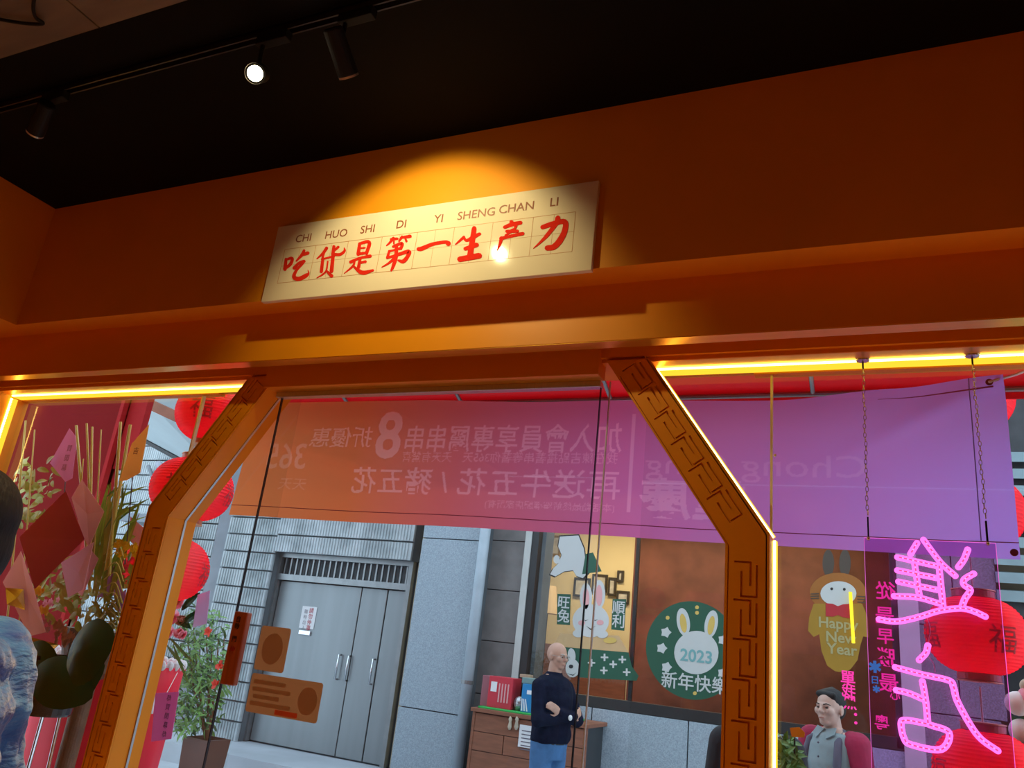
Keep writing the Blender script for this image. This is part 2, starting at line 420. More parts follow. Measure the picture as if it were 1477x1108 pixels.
# ------------------------------------------------------------------ portal frames with carved key fret
CX = -1.701  # portal, window, door and neon sign numbers below were scaled about the camera
IN = [(-0.437, 0.0), (-0.437, 2.011), (-0.898, 2.687)]
OUT = [(-0.2965, 0.0), (-0.2965, 2.0526), (-0.7304, 2.687)]
def outline(pts, w):
    "closed outline of a polyline of width w with square mitres"
    L, R = [], []
    n = len(pts)
    for i in range(n):
        p = Vector(pts[i])
        d0 = (p - Vector(pts[i - 1])).normalized() if i > 0 else None
        d1 = (Vector(pts[i + 1]) - p).normalized() if i < n - 1 else None
        if d0 is None: d0 = d1
        if d1 is None: d1 = d0
        n0 = Vector((-d0.y, d0.x)); n1 = Vector((-d1.y, d1.x))
        m = (n0 + n1); m = m / max(0.2, m.dot(n0)) * (w / 2)
        L.append(tuple(p + m)); R.append(tuple(p - m))
    return L + R[::-1]
def fret_holes():
    W = 0.1405; g = 0.0066; out = []
    leg = lambda s, t: (IN[1][0] + t * W, s)
    ib = Vector(IN[1]); dd = (Vector(IN[2]) - ib).normalized(); nn = Vector((-dd.y, dd.x))
    if nn.x < 0: nn = -nn
    dia = lambda s, t: tuple(ib + dd * s + nn * (t * 0.1394))
    A = [(0.14, 0.96), (0.62, 0.96), (0.62, 0.34)]
    B = [(0.36, 0.72), (0.36, 0.06), (0.80, 0.06), (0.80, 0.90)]
    pitch = 0.1212
    k = 0
    while 0.02 + (k + 1) * pitch < 2.02:
        s0 = 0.02 + k * pitch
        for pl in (A, B): out.append(outline([leg(s0 + y * pitch, 0.10 + t * 0.78) for t, y in pl], g))
        k += 1
    k = 0
    while 0.047 + (k + 1) * 0.1165 < 0.75:
        s0 = 0.047 + k * 0.1165
        for pl in (A, B): out.append(outline([dia(s0 + y * 0.1165, 0.10 + t * 0.78) for t, y in pl], g))
        k += 1
    # border grooves along both edges
    out.append(outline([leg(0.01, 0.075), leg(2.007, 0.075), dia(0.73, 0.075)], 0.004))
    out.append(outline([leg(0.01, 0.93), (IN[1][0] + 0.93 * W, 2.046), dia(0.765, 0.93)], 0.004))
    return out
holes = fret_holes()
ring = IN + OUT[::-1]
vs, fs = sheet_with_holes(ring, holes, 0.004)
def portal(name, mirror):
    fx = (lambda x: 2 * CX - x) if mirror else (lambda x: x)
    body = MB().prism([(fx(x), 2.702, z) for x, z in ring], (0, 0.1665, 0))
    root = struct(name, body, 'orange_lacquer')
    MB().add([(fx(v.x), 2.697 + v.z, v.y) for v in vs], fs).build('fret_panel', MATS['orange_lacquer'], root)
    # aluminium channel in the inner reveal
    poly = [(fx(x - 0.006), 2.793, z) for x, z in IN] + [(fx(x + 0.004), 2.793, z) for x, z in reversed(IN)]
    MB().prism(poly, (0, 0.012, 0)).build('door_channel', MATS['aluminium'], root)
    return root
portal('trim_3', False); portal('trim_4', True)
# ------------------------------------------------------------------ windows with their LED tapes
def led(parent, a, b, off_tape, off_glow, wt, wg, h_dir):
    "tape from a to b: a bright tape and a strip glowing as its light on the channel"
    a, b = Vector(a), Vector(b); n = Vector(h_dir)
    for nm, (o0, w, h, m) in (('led_tape', (off_tape, wt, 0.007, 'led_white')), ('led_glow', (off_glow, wg, 0.011, 'glow_yellow'))):
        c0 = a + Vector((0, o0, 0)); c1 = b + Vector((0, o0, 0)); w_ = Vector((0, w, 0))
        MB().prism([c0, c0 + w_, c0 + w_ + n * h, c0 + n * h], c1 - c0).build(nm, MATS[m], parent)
w1 = struct('window_1', MB().box(-4.60, -3.02, 2.867, 2.913, 2.674, 2.687).box(-4.60, -4.557, 2.726, 2.913, 0.0, 2.687).box(-4.557, -3.106, 2.867, 2.913, 0.0, 0.08), 'orange_lacquer')
MB().box(-4.557, -2.50, 2.884, 2.893, 0.02, 2.687).build('pane', MATS['pane_glass'], w1)
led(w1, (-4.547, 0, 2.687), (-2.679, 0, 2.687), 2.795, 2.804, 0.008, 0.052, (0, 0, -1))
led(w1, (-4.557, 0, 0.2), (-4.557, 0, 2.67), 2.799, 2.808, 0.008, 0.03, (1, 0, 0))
mbx = MB()
for k in range(90): mbx.box(-4.553, -4.548, 2.798, 2.808, 2.66 - k * 0.0165, 2.668 - k * 0.0165)
mbx.build('led_bead', MATS['led_white'], w1, kind='stuff')
mat('joint_white', (0.75, 0.70, 0.5), 0.3, noise=0.05)
MB().box(-3.142, -3.134, 2.878, 2.899, 0.02, 2.687).build('glass_joint', MATS['joint_white'], w1)
w2 = struct('window_2', MB().box(-0.375, XR, 2.867, 2.913, 2.674, 2.687).box(-0.2965, XR, 2.867, 2.913, 0.0, 0.08), 'orange_lacquer')
MB().box(-0.78, XR, 2.884, 2.893, 0.02, 2.687).build('pane', MATS['pane_glass'], w2)
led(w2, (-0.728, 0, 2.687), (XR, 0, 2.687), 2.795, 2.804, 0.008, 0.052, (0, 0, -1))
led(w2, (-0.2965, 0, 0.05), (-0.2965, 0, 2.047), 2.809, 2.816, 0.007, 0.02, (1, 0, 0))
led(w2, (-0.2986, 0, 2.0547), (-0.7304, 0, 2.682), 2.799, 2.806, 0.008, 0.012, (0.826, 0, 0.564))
px = P(1113, 640, 2.888).x
MB().box(px - 0.004, px + 0.004, 2.878, 2.899, 1.97, 2.687).build('glass_joint', MATS['joint_white'], w2)
MB().ball(P(1118, 657, 2.876), 0.006, 10, 6).build('joint_clip', MATS['chrome'], w2, smooth=True)
# ------------------------------------------------------------------ sliding glass door
d1 = struct('door_1', MB().box(-2.5544, -0.924, 2.681, 2.768, 2.632, 2.76), 'orange_lacquer')
MB().box(-2.5544, -0.924, 2.682, 2.754, 2.629, 2.632).build('reflector_plate', MATS['gold_reflector'], d1)
MB().bbox(-2.539, -0.9365, 2.755, 2.795, 2.605, 2.632, 0.003).build('door_rail', MATS['aluminium'], d1)
MB().box(-2.513, -0.9385, 2.769, 2.779, 0.01, 2.609).build('glass_leaf', MATS['door_glass'], d1)
mat('glass_edge_dark', (0.02, 0.022, 0.03), 0.2, noise=0.1); mat('glass_edge_light', (0.62, 0.60, 0.58), 0.25, noise=0.1)
MB().box(-2.516, -2.512, 2.768, 2.780, 0.01, 2.605).build('glass_edge', MATS['glass_edge_dark'], d1)
MB().box(-0.9406, -0.937, 2.768, 2.780, 0.01, 2.605).build('glass_edge', MATS['glass_edge_dark'], d1)
MB().box(-0.9136, -0.910, 2.799, 2.811, 0.01, 2.64).build('glass_edge', MATS['glass_edge_light'], d1)
# push plate: a wooden bar clamped to the leaf edge
x0, x1, z0, z1 = -2.492, -2.419, 1.335, 1.629
mat('red_wood', (0.40, 0.075, 0.022), 0.35, noise=0.3, scale=5, stretch=(12, 1, 1), spec=0.5)
plate = MB().bbox(x0, x1, 2.7365, 2.7677, z0, z1, 0.006).build('push_plate', MATS['red_wood'], d1, label='dark red wooden push plate of the automatic door')
mat('ink_dark', (0.03, 0.006, 0.004), 0.5, noise=0.1); mat('ink_red', (0.35, 0.01, 0.01), 0.5, noise=0.1)
for ch, zz, mm, sz in (('自', 1.598, 'ink_dark', 0.027), ('動', 1.569, 'ink_dark', 0.027), ('門', 1.517, 'ink_dark', 0.027), ('按', 1.473, 'ink_red', 0.031)):
    t = MB(); put_text(t, ch, ((x0 + x1) / 2 - 0.006, 2.7361, zz), sz, bold=0.01, ext=0.0012); t.build('lettering', MATS[mm], plate)
# two brown stickers, seen from their backs
translucent('sticker_film', 'cfa07a', 0.8); translucent('sticker_ink', 'e8cdb6', 0.8); translucent('sticker_orange', 'ff9468', 0.7)
def rrect(x0, x1, z0, z1, r, y, n=5):
    pts = []
    for cx, cz, a0 in ((x1 - r, z1 - r, 0), (x0 + r, z1 - r, 90), (x0 + r, z0 + r, 180), (x1 - r, z0 + r, 270)):
        for k in range(n + 1):
            a = math.radians(a0 + 90 * k / n); pts.append((cx + r * math.cos(a), y, cz + r * math.sin(a)))
    return pts
ys = 2.7807
def circle(c, rx, rz): return [c + Vector((math.cos(a) * rx, 0, math.sin(a) * rz)) for a in [k * math.pi / 14 for k in range(28)]]
s1 = MB().prism(rrect(-2.367, -2.211, 1.4075, 1.584, 0.012, ys), (0, 0.0006, 0)).build('sticker', MATS['sticker_film'], d1, label='upright brown sticker on the door glass')
MB().prism(circle(Vector((-2.289, ys - 0.0012, 1.496)), 0.054, 0.062), (0, 0.0005, 0)).build('printed_circle', MATS['sticker_ink'], s1)
s2 = MB().prism(rrect(-2.367, -2.003, 1.244, 1.394, 0.012, ys), (0, 0.0006, 0)).build('sticker', MATS['sticker_film'], d1, label='wide brown sticker lower on the door glass')
MB().prism(circle(Vector((-2.065, ys - 0.0012, 1.319)), 0.047, 0.052), (0, 0.0005, 0)).build('printed_circle', MATS['sticker_ink'], s2)
for xa, xb_, za in ((-2.35, -2.185, 1.363), (-2.35, -2.154, 1.335), (-2.34, -2.206, 1.307), (-2.35, -2.143, 1.280)):
    MB().prism(rrect(xa, xb_, za - 0.008, za + 0.008, 0.003, ys - 0.0012, 2), (0, 0.0005, 0)).build('printed_line', MATS['sticker_ink'], s2)
MB().prism(rrect(-2.216, -2.102, 1.250, 1.269, 0.003, ys - 0.0012, 2), (0, 0.0005, 0)).build('printed_line', MATS['sticker_orange'], s2)
# ------------------------------------------------------------------ wall sign
YS = 2.378
sx0, sx1, sz0, sz1 = -2.388, -0.876, 2.912, 3.286
sign = thing('wall_sign', ((sx0 + sx1) / 2, 2.39, sz0), 'white glossy board with red brush characters under the ceiling spotlight', 'sign')
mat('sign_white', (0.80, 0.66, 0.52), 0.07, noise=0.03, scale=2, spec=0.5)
mat('sign_side', (0.30, 0.12, 0.06), 0.5, noise=0.1)
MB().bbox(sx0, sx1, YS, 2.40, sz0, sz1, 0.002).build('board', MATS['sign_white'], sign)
mat('brush_red', (0.70, 0.022, 0.010), 0.8, noise=0.12, scale=30, spec=0.08); mat('pinyin_brown', (0.30, 0.075, 0.03), 0.5, noise=0.1); mat('grid_brown', (0.55, 0.27, 0.12), 0.5, noise=0.1)
yi = YS - 0.0006
gx0, gx1 = -2.335, -0.985; 
def sign_xy(u, v): p = P(u, v, YS); return p.x, p.z
gx0 = (sign_xy(410.2, 360.9)[0] + sign_xy(400.4, 410.1)[0]) / 2; gx1 = (sign_xy(830.8, 304.5)[0] + sign_xy(824.8, 361.3)[0]) / 2
gz1 = (sign_xy(410.2, 360.9)[1] + sign_xy(830.8, 304.5)[1]) / 2; gz0 = (sign_xy(400.4, 410.1)[1] + sign_xy(824.8, 361.3)[1]) / 2
gb = MB(); lw = 0.0022
for k in range(9):
    x = gx0 + (gx1 - gx0) * k / 8; gb.box(x - lw / 2, x + lw / 2, yi, YS, gz0, gz1)
for z in (gz0, gz1): gb.box(gx0, gx1, yi, YS, z - lw / 2, z + lw / 2)
thin = 0.0012
for k in range(8):
    x = gx0 + (gx1 - gx0) * (k + 0.5) / 8; gb.box(x - thin / 2, x + thin / 2, yi, YS, gz0, gz1)
gb.box(gx0, gx1, yi, YS, (gz0 + gz1) / 2 - thin / 2, (gz0 + gz1) / 2 + thin / 2)
gb.build('character_grid', MATS['grid_brown'], sign)
R1 = (395, 330, 160 / 1477); R2 = (535, 315, 165 / 1477); R3 = (690, 295, 160 / 1477)
CH = [
 (R1, [[(165,405,30),(150,540,40)], [(165,412,24),(245,395,32),(225,470,36),(155,528,30)], [(405,292,28),(378,348,34),(300,432,16)], [(380,350,30),(455,325,38)],
       [(405,435,34),(340,458,30),(272,525,36)], [(395,455,26),(300,560,30),(272,645,44),(340,668,46),(435,622,42),(466,592,18),(455,550,6)]]),
 (R1, [[(705,260,34),(655,330,30),(575,402,12)], [(668,318,28),(645,415,22)], [(802,240,34),(788,335,36)], [(860,245,28),(800,300,22)], [(785,340,34),(880,345,32),(942,300,28),(940,258,12)],
       [(640,408,20),(770,376,22),(805,362,28)], [(655,402,32),(635,570,38)], [(792,350,38),(770,565,42)], [(720,440,18),(700,560,18),(650,612,18),(575,656,8)], [(712,570,24),(772,630,40)]]),
 (R1, [[(1145,200,34),(1125,340,40)], [(1140,200,28),(1272,180,38),(1235,330,36)], [(1160,262,18),(1215,255,18)], [(1130,338,30),(1235,322,30)], [(1025,445,36),(1150,392,26),(1285,365,36)],
       [(1152,400,30),(1130,515,36)], [(1150,455,24),(1222,440,30)], [(1080,440,18),(1050,505,24),(938,597,8)], [(1055,492,18),(1130,560,40),(1200,588,46),(1322,555,24)]]),
 (R2, [[(292,258,32),(250,310,24),(203,354,12)], [(262,272,26),(342,265,28)], [(298,290,20),(298,332,16)], [(405,240,28),(366,295,20)], [(390,252,24),(508,233,36)], [(445,260,20),(460,297,26)],
       [(288,367,26),(402,326,34),(390,392,30)], [(250,425,24),(300,412,20),(382,390,28)], [(240,425,26),(213,512,28)], [(213,512,26),(330,478,30),(490,430,42),(472,500,40),(420,557,42),(358,545,22)],
       [(332,350,34),(325,500,42),(290,620,34),(265,676,20)], [(315,510,34),(230,582,22),(143,632,8)]]),
 (R2, [[(615,398,40),(660,392,46),(800,335,38),(955,308,36),(1000,326,56)]]),
 (R2, [[(1202,243,28),(1150,290,24),(1092,338,10)], [(1200,250,26),(1240,288,32),(1330,240,42),(1405,203,32)], [(1335,132,50),(1310,300,58),(1280,490,62)], [(1220,395,40),(1365,345,50)], [(1150,530,58),(1400,485,60)]]),
 (R3, [[(440,235,42),(482,278,34)], [(350,305,36),(440,270,44),(562,245,42)], [(505,283,30),(482,325,24),(430,345,18)], [(380,360,34),(520,357,36)], [(430,370,26),(362,412,18)], [(300,455,36),(450,420,34),(592,390,38)], [(310,450,42),(280,550,26),(243,632,8)]]),
 (R3, [[(1060,182,56),(1030,262,50),(900,430,38),(810,520,22),(733,587,6)], [(855,305,48),(980,262,52),(1150,232,58),(1148,360,62),(1080,490,66),(1000,568,62),(918,582,58)]]),
]
for R_, strokes in CH:
    b = MB()
    for k, st in enumerate(strokes):
        def m3(x, y, R_=R_, k=k):
            p = P(R_[0] + x * R_[2], R_[1] + y * R_[2], YS); return Vector((p.x, YS - 0.0016 - 0.00004 * k, p.z))
        b.stroke([(x, y, w * 1.22) for x, y, w in st], m3, (0, 0.0012, 0))
    b.build('brush_character', MATS['brush_red'], sign)
for w, u, v in (('CHI', 438, 344), ('HUO', 485, 338), ('SHI', 530.5, 331), ('DI', 579, 324), ('YI', 633, 316), ('SHENG', 687, 309), ('CHAN', 745, 300), ('LI', 799.5, 292)):
    t = MB(); p = P(u, v, YS); put_text(t, w, (p.x, YS - 0.0005, p.z + 0.002), 0.053, ext=0.0006, bold=0.004); t.build('pinyin', MATS['pinyin_brown'], sign)
# ------------------------------------------------------------------ track lights
rail = thing('track_rail', (-1.9, 1.665, 3.60), 'thin black lighting track running across the black ceiling', 'track')
MB().box(-4.0, 0.9, 1.650, 1.656, 3.598, ZC).box(-4.0, 0.9, 1.676, 1.682, 3.598, ZC).box(-4.0, 0.9, 1.650, 1.682, 3.622, ZC).build('rail_channel', mat('rail_metal', (0.045, 0.038, 0.034), 0.35, metal=0.6, noise=0.1), rail)
mat('bulb_ring', (0.5, 0.42, 0.3), 0.3, metal=0.6, noise=0.1)
emission('lamp_face', (1.0, 0.86, 0.58), 28.0); emission('lamp_off', (0.2, 0.1, 0.05), 0.02)
def track_light(name, x, aim, label, lit, length=0.15, drop=0.135, ypiv=1.666):
    y = 1.666; top = 3.598
    root = thing(name, (x, y, top), label, 'spotlight', 'spotlights on the ceiling track')
    MB().bbox(x - 0.07, x + 0.07, y - 0.017, y + 0.017, top - 0.034, top + 0.004, 0.003).build('adapter', MATS['black_metal'], root)
    piv = Vector((x - 0.045, ypiv, top - drop))
    MB().tube([(x - 0.045, y, top - 0.03), (x - 0.045, y, top - drop * 0.5), piv], 0.008, 10).build('arm', MATS['black_metal'], root)
    a = Vector(aim).normalized()
    tail, nose = piv - a * length * 0.45, piv + a * length * 0.55
    hd = MB().tube([tail, tail + a * 0.006, nose - a * 0.004, nose], [0.030, 0.034, 0.036, 0.034], 24).build('lamp_head', MATS['black_metal'], root, smooth=False)
    MB().tube([nose - a * 0.002, nose + a * 0.0015], [0.0265, 0.0265], 24).build('lens', MATS['lamp_face' if lit else 'lamp_off'], hd)
    MB().tube([nose - a * 0.002, nose + a * 0.006], [0.0345, 0.035], 24, caps=False).build('front_ring', MATS['bulb_ring'], hd)
    return nose, a
def track_from_nose(nose, aim, label, lit, length):
    "places a spotlight so that its front face sits at nose"
    a = Vector(aim).normalized(); piv = Vector(nose) - a * length * 0.55
    return track_light('track_spotlight', piv.x + 0.045, aim, label, lit, length, 3.598 - piv.z, piv.y)
track_from_nose(P(368, 106, 1.63), (0.50, -0.60, -0.62), 'lit track spotlight whose bright round face points into the room', True, 0.14)
nose, a = track_from_nose((-1.585, 1.735, 3.405), (-0.02, 0.81, -0.587), 'dark-backed track spotlight aimed at the white sign on the wall', True, 0.155)
spot_lamp('sign_spot_lamp', nose + a * 0.012, nose + a, math.radians(51), 34.0, (1.0, 0.88, 0.42), blend=0.42, radius=0.022)
track_light('track_spotlight', P(72, 145, 1.666).x + 0.03, (-0.75, 0.35, -0.55), 'dark track spotlight tilted sideways at the far left end', False, 0.15, 0.10)
cab = [PZ(u, v, ZC - 0.03) for u, v in ((-40, 20), (0, 28), (30, 33), (55, 35), (62, 33), (52, 26), (48, 12), (50, -8))]
tube_path = [Vector(p) for p in catmull([tuple(c_) for c_ in cab], 6)]
MB().tube(tube_path, 0.0065, 8).build('power_cable', MATS['black_metal'], None, smooth=True, label='black cable looping below the ceiling board in the corner', cat='cable')
# ================================================================== the street outside
mat('paving', (0.50, 0.54, 0.58), 0.6, noise=0.2, scale=1.5, bump=0.05, bscale=60)
mat('tile_grey', (0.52, 0.56, 0.57), 0.45, noise=0.25, scale=2.5, bump=0.03, bscale=90, color2='8b9496')
mat('grout', (0.13, 0.15, 0.16), 0.8, noise=0.2)
mat('granite', (0.36, 0.43, 0.48), 0.6, noise=0.5, scale=90, color2='87949d', bump=0.04, bscale=140)
mat('granite_dark', (0.24, 0.25, 0.26), 0.6, noise=0.5, scale=70, bump=0.04, bscale=120)
mat('steel_brushed', (0.26, 0.28, 0.285), 0.36, metal=0.6, noise=0.12, scale=6, stretch=(1, 1, 0.05), bump=0.01)
mat('steel_frame', (0.30, 0.31, 0.31), 0.35, metal=0.7, noise=0.15, scale=8)
mat('pipe_blue', (0.40, 0.47, 0.52), 0.4, noise=0.15, scale=5)
mat('dark_frame', (0.025, 0.027, 0.028), 0.4, noise=0.2)
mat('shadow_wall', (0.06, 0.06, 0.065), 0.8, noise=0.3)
mat('cream_wall', (0.72, 0.58, 0.32), 0.7, noise=0.08, scale=2)
mat('cocoa_wall', (0.24, 0.072, 0.048), 0.7, noise=0.5, scale=2.2)  # red-brown of reflections in the shop window, put into this colour
mat('white_vinyl', (0.52, 0.53, 0.51), 0.5, noise=0.04); mat('green_vinyl', (0.012, 0.085, 0.048), 0.5, noise=0.08)
mat('wood_brown', (0.26, 0.095, 0.048), 0.55, noise=0.25, scale=6, stretch=(1, 6, 6), bump=0.05)
YFAR = 8.85
ground = struct('ground', MB().box(-20, 8, 2.94, 9.2, -0.25, -0.12), 'paving')
struct('pavement_porch', MB().box(-9.6, -5.2, 8.0, 9.2, -0.12, 0.09), 'paving')
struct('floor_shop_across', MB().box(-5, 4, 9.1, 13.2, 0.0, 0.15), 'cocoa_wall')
# ribbed tile courses: each course one piece, ribs standing proud, joints recessed
fw = struct('wall_street', MB().box(-20, -5.35, 9.12, 9.3, -0.12, 4.6), 'grout')
def rib_course(x0, x1, y, h, n=0.046):
    b = MB(); b.box(x0, x1, y + 0.012, y + 0.06, 0, h)
    k = 0
    while x0 + (k + 1) * n <= x1 + 1e-4:
        xa = x0 + k * n; b.prism([(xa + 0.004, y + 0.012, 0.003), (xa + 0.010, y, 0.003), (xa + n - 0.010, y, 0.003), (xa + n - 0.004, y + 0.012, 0.003)], (0, 0, h - 0.006)); k += 1
    return b
xd0 = P(404, 835, 9.05).x; xd1 = P(588, 850, 9.05).x        # door opening
xp = P(388, 830, YFAR).x                                   # pier edge
ch = 0.243
b = rib_course(xp - 0.92 * 1.0, xp, YFAR, ch - 0.022)
def courses(b, z0, n, parent):
    first = b.build('tile_course', MATS['tile_grey'], parent)
    first.location.z += z0
    for k in range(1, n):
        c = part('tile_course', first.data, parent); c.location = first.location; c.location.z += k * ch
courses(b, 0.09, 18, fw)
struct('trim_5', MB().box(xp - 0.92, xp, YFAR + 0.05, 9.12, 0.09, 4.5), 'grout')
# recessed courses further left and the lintel above the steel door
courses(rib_course(-16.0, xp - 1.25, 9.05, ch - 0.022), 0.0, 18, fw)
zl = P(500, 802, YFAR).z
lint = rib_course(xp, P(592, 800, YFAR).x, YFAR, ch - 0.022)
courses(lint, zl, 7, fw)
struct('trim_6', MB().box(xp, P(592, 800, YFAR).x, YFAR + 0.05, 9.12, zl, 4.4), 'grout')
mat('pilaster', (0.22, 0.24, 0.27), 0.4, noise=0.15)
struct('trim_7', MB().box(xp - 1.22, xp - 0.95, 8.95, 9.12, 0, 4.5), 'pilaster')
struct('trim_8', MB().box(xp - 2.3, xp - 2.05, 8.98, 9.12, 0, 4.5), 'pilaster')
# ------------------------------------------------------------------ steel double door
YD = 9.07
zt = P(495, 842, YD).z; zb = 0.10
dd = struct('door_2', MB().box(xd0 - 0.06, xd0, 9.0, 9.12, zb, zl).box(xd1, xd1 + 0.06, 9.0, 9.12, zb, zl).box(xd0, xd1, 9.0, 9.12, zt - 0.02, zt + 0.06).box(xd0, xd1, 9.0, 9.12, zl - 0.06, zl), 'steel_frame')
xm = P(506, 950, YD).x; xm2 = P(545, 950, YD).x
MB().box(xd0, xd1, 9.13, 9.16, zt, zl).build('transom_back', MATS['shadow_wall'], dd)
k = 0; nb = 22
for k in range(nb):
    x = xd0 + (xd1 - xd0) * (k + 0.5) / nb
    MB().box(x - 0.012, x + 0.012, 9.05, 9.08, zt + 0.06, zl - 0.06).build('transom_bar', MATS['steel_frame'], dd)
for (xa, xb_) in ((xd0 + 0.01, xm - 0.006), (xm + 0.006, xm2 - 0.008), (xm2 + 0.008, xd1 - 0.01)):
    lf = MB().bbox(xa, xb_, YD, YD + 0.05, zb + 0.01, zt - 0.03, 0.006).build('door_leaf', MATS['steel_brushed'], dd)
for x in (P(489, 962, YD).x, P(503, 964, YD).x, P(538, 970, YD).x):
    zc = P(495, 963, YD).z
    MB().tube([(x, YD, zc + 0.15), (x + 0.0, YD - 0.05, zc + 0.15), (x, YD - 0.05, zc - 0.15), (x, YD, zc - 0.15)], 0.013, 10).build('pull_handle', MATS['chrome'], dd, smooth=True)
nt_ = thing('paper_notice', P(444, 915, YD - 0.004), 'small white notice with red print taped on the steel door', 'notice')
a0, a1 = P(437, 874, YD - 0.004), P(452, 908, YD - 0.004)
MB().box(a0.x, a1.x, YD - 0.006, YD - 0.003, a1.z, a0.z).build('paper', mat('paper_white', (0.75, 0.74, 0.74), 0.8, noise=0.05), nt_)
t = MB()
for k, chh in enumerate('請勿停車'): put_text(t, chh, (a0.x * 0.35 + a1.x * 0.65, YD - 0.0065, a0.z - 0.05 - k * 0.075), 0.075, ext=0.0005, bold=0.01)
t.build('print', mat('print_red', (0.45, 0.03, 0.05), 0.6, noise=0.1), nt_)
t = MB()
for k, chh in enumerate('隨時出入'): put_text(t, chh, (a0.x * 0.70 + a1.x * 0.30, YD - 0.0065, a0.z - 0.07 - k * 0.07), 0.06, ext=0.0005)
t.build('print', mat('print_grey', (0.15, 0.13, 0.16), 0.6, noise=0.1), nt_)
ls = P(440, 913, YD)
MB().bbox(ls.x - 0.10, ls.x + 0.10, YD - 0.02, YD, ls.z - 0.03, ls.z + 0.03, 0.008).build('letter_slot', MATS['chrome'], dd)
# ------------------------------------------------------------------ granite pillar and downpipe
x0, x1 = P(592, 900, 8.72).x, P(690, 850, 8.72).x
pil = struct('pillar', MB().box(x0 + 0.02, x1 - 0.02, 8.76, 9.2, -0.12, 4.4), 'grout')
zj = P(610, 1024, 8.72).z; zj2 = P(650, 778, 8.72).z
for za, zb_ in ((-0.12, zj - 0.006), (zj + 0.006, zj2 - 0.006), (zj2 + 0.006, 4.4)):
    MB().bbox(x0, x1, 8.72, 8.80, za, zb_, 0.004).build('granite_slab', MATS['granite'], pil)
px = P(676, 950, 8.60).x
dp = thing('downpipe', (px, 8.62, -0.12), 'pale blue rain pipe fixed to the edge of the granite pillar', 'pipe')
MB().tube([(px, 8.64, -0.12), (px, 8.64, 4.4)], 0.065, 16).build('pipe', MATS['pipe_blue'], dp, smooth=True)
for z in (1.2, 3.0): MB().tube([(px, 8.64, z - 0.02), (px, 8.64, z + 0.02)], 0.075, 16).build('pipe_clip', MATS['steel_frame'], dp)
# ------------------------------------------------------------------ shop across: recess, window, interior
xa, xb_ = P(693, 900, 9.0).x, P(752, 900, 9.0).x
wr = struct('wall_recess', MB().box(xa - 0.25, xb_ + 0.2, 9.04, 9.3, -0.12, 4.6), 'grout')
mat('recess_tile', (0.25, 0.235, 0.225), 0.6, noise=0.3, scale=4)
zz = -0.12
for k in range(7):
    MB().bbox(xa - 0.2, xb_ + 0.02, 9.0, 9.06, zz, zz + 0.59, 0.004).build('stone_panel', MATS['recess_tile'], wr); zz += 0.60
xw0 = P(752, 900, 8.95).x; xw1 = P(1302, 960, 8.95).x
zs = P(945, 1030, 8.9).z
MB().box(xw0 - 0.03, xw0 + 0.05, 8.88, 9.1, -0.12, 5.0).build('trim_9', mat('pale_jamb', (0.52, 0.53, 0.50), 0.5, noise=0.1), None, kind='structure')
win = struct('window_3', MB().box(xw0 + 0.05, xw0 + 0.14, 8.90, 9.02, zs, 4.2).box(xw0 + 0.05, xw1, 8.90, 9.05, zs - 0.02, zs + 0.09).box(xw0 + 0.05, xw1, 8.9, 9.05, 4.1, 4.2).box(xw1 - 0.08, xw1, 8.9, 9.05, zs, 4.2), 'dark_frame')
MB().box(xw0 + 0.1, xw1 - 0.05, 8.955, 8.965, zs + 0.05, 4.12).build('pane', MATS['shop_glass'], win)
for u in (914,):
    x = P(u, 900, 8.98).x; MB().box(x - 0.02, x + 0.02, 8.975, 9.02, zs, 4.1).build('mullion', MATS['dark_frame'], win)
ww = struct('wall_under_window', MB().box(xw0, xw1 + 0.1, 8.95, 9.15, -0.12, zs - 0.02), 'grout')
xs = [xw0, P(852, 1050, 8.9).x, P(992, 1070, 8.9).x, P(1140, 1080, 8.9).x, xw1]
for a_, b_ in zip(xs[:-1], xs[1:]):
    MB().bbox(a_ + 0.006, b_ - 0.006, 8.90, 8.97, -0.12, zs - 0.025, 0.004).build('granite_slab', MATS['granite'], ww)
# interior of the shop across
xi0, xi1 = xw0 - 1.5, xw1 + 0.05
struct('wall_shop_cream', MB().box(xi0 - 0.1, P(912, 850, 11.4).x, 11.4, 11.5, 0.1, 4.2).box(xi0 - 0.1, xi0, 9.1, 11.4, 0.1, 4.2), 'cream_wall')
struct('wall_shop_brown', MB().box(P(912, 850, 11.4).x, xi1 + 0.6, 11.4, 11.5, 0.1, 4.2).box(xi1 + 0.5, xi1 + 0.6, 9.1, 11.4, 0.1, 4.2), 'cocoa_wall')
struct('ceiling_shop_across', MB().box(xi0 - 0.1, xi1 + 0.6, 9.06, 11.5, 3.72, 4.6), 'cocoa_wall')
struct('wall_wainscot', MB().box(xi0, P(905, 900, 11.3).x, 11.33, 11.4, 0.1, P(850, 935, 11.3).z), 'wood_brown')
emission('shop_lamp', (1.0, 0.88, 0.66), 22.0)
mat('lamp_rim', (0.6, 0.6, 0.58), 0.4, noise=0.1)
SHOPL = []
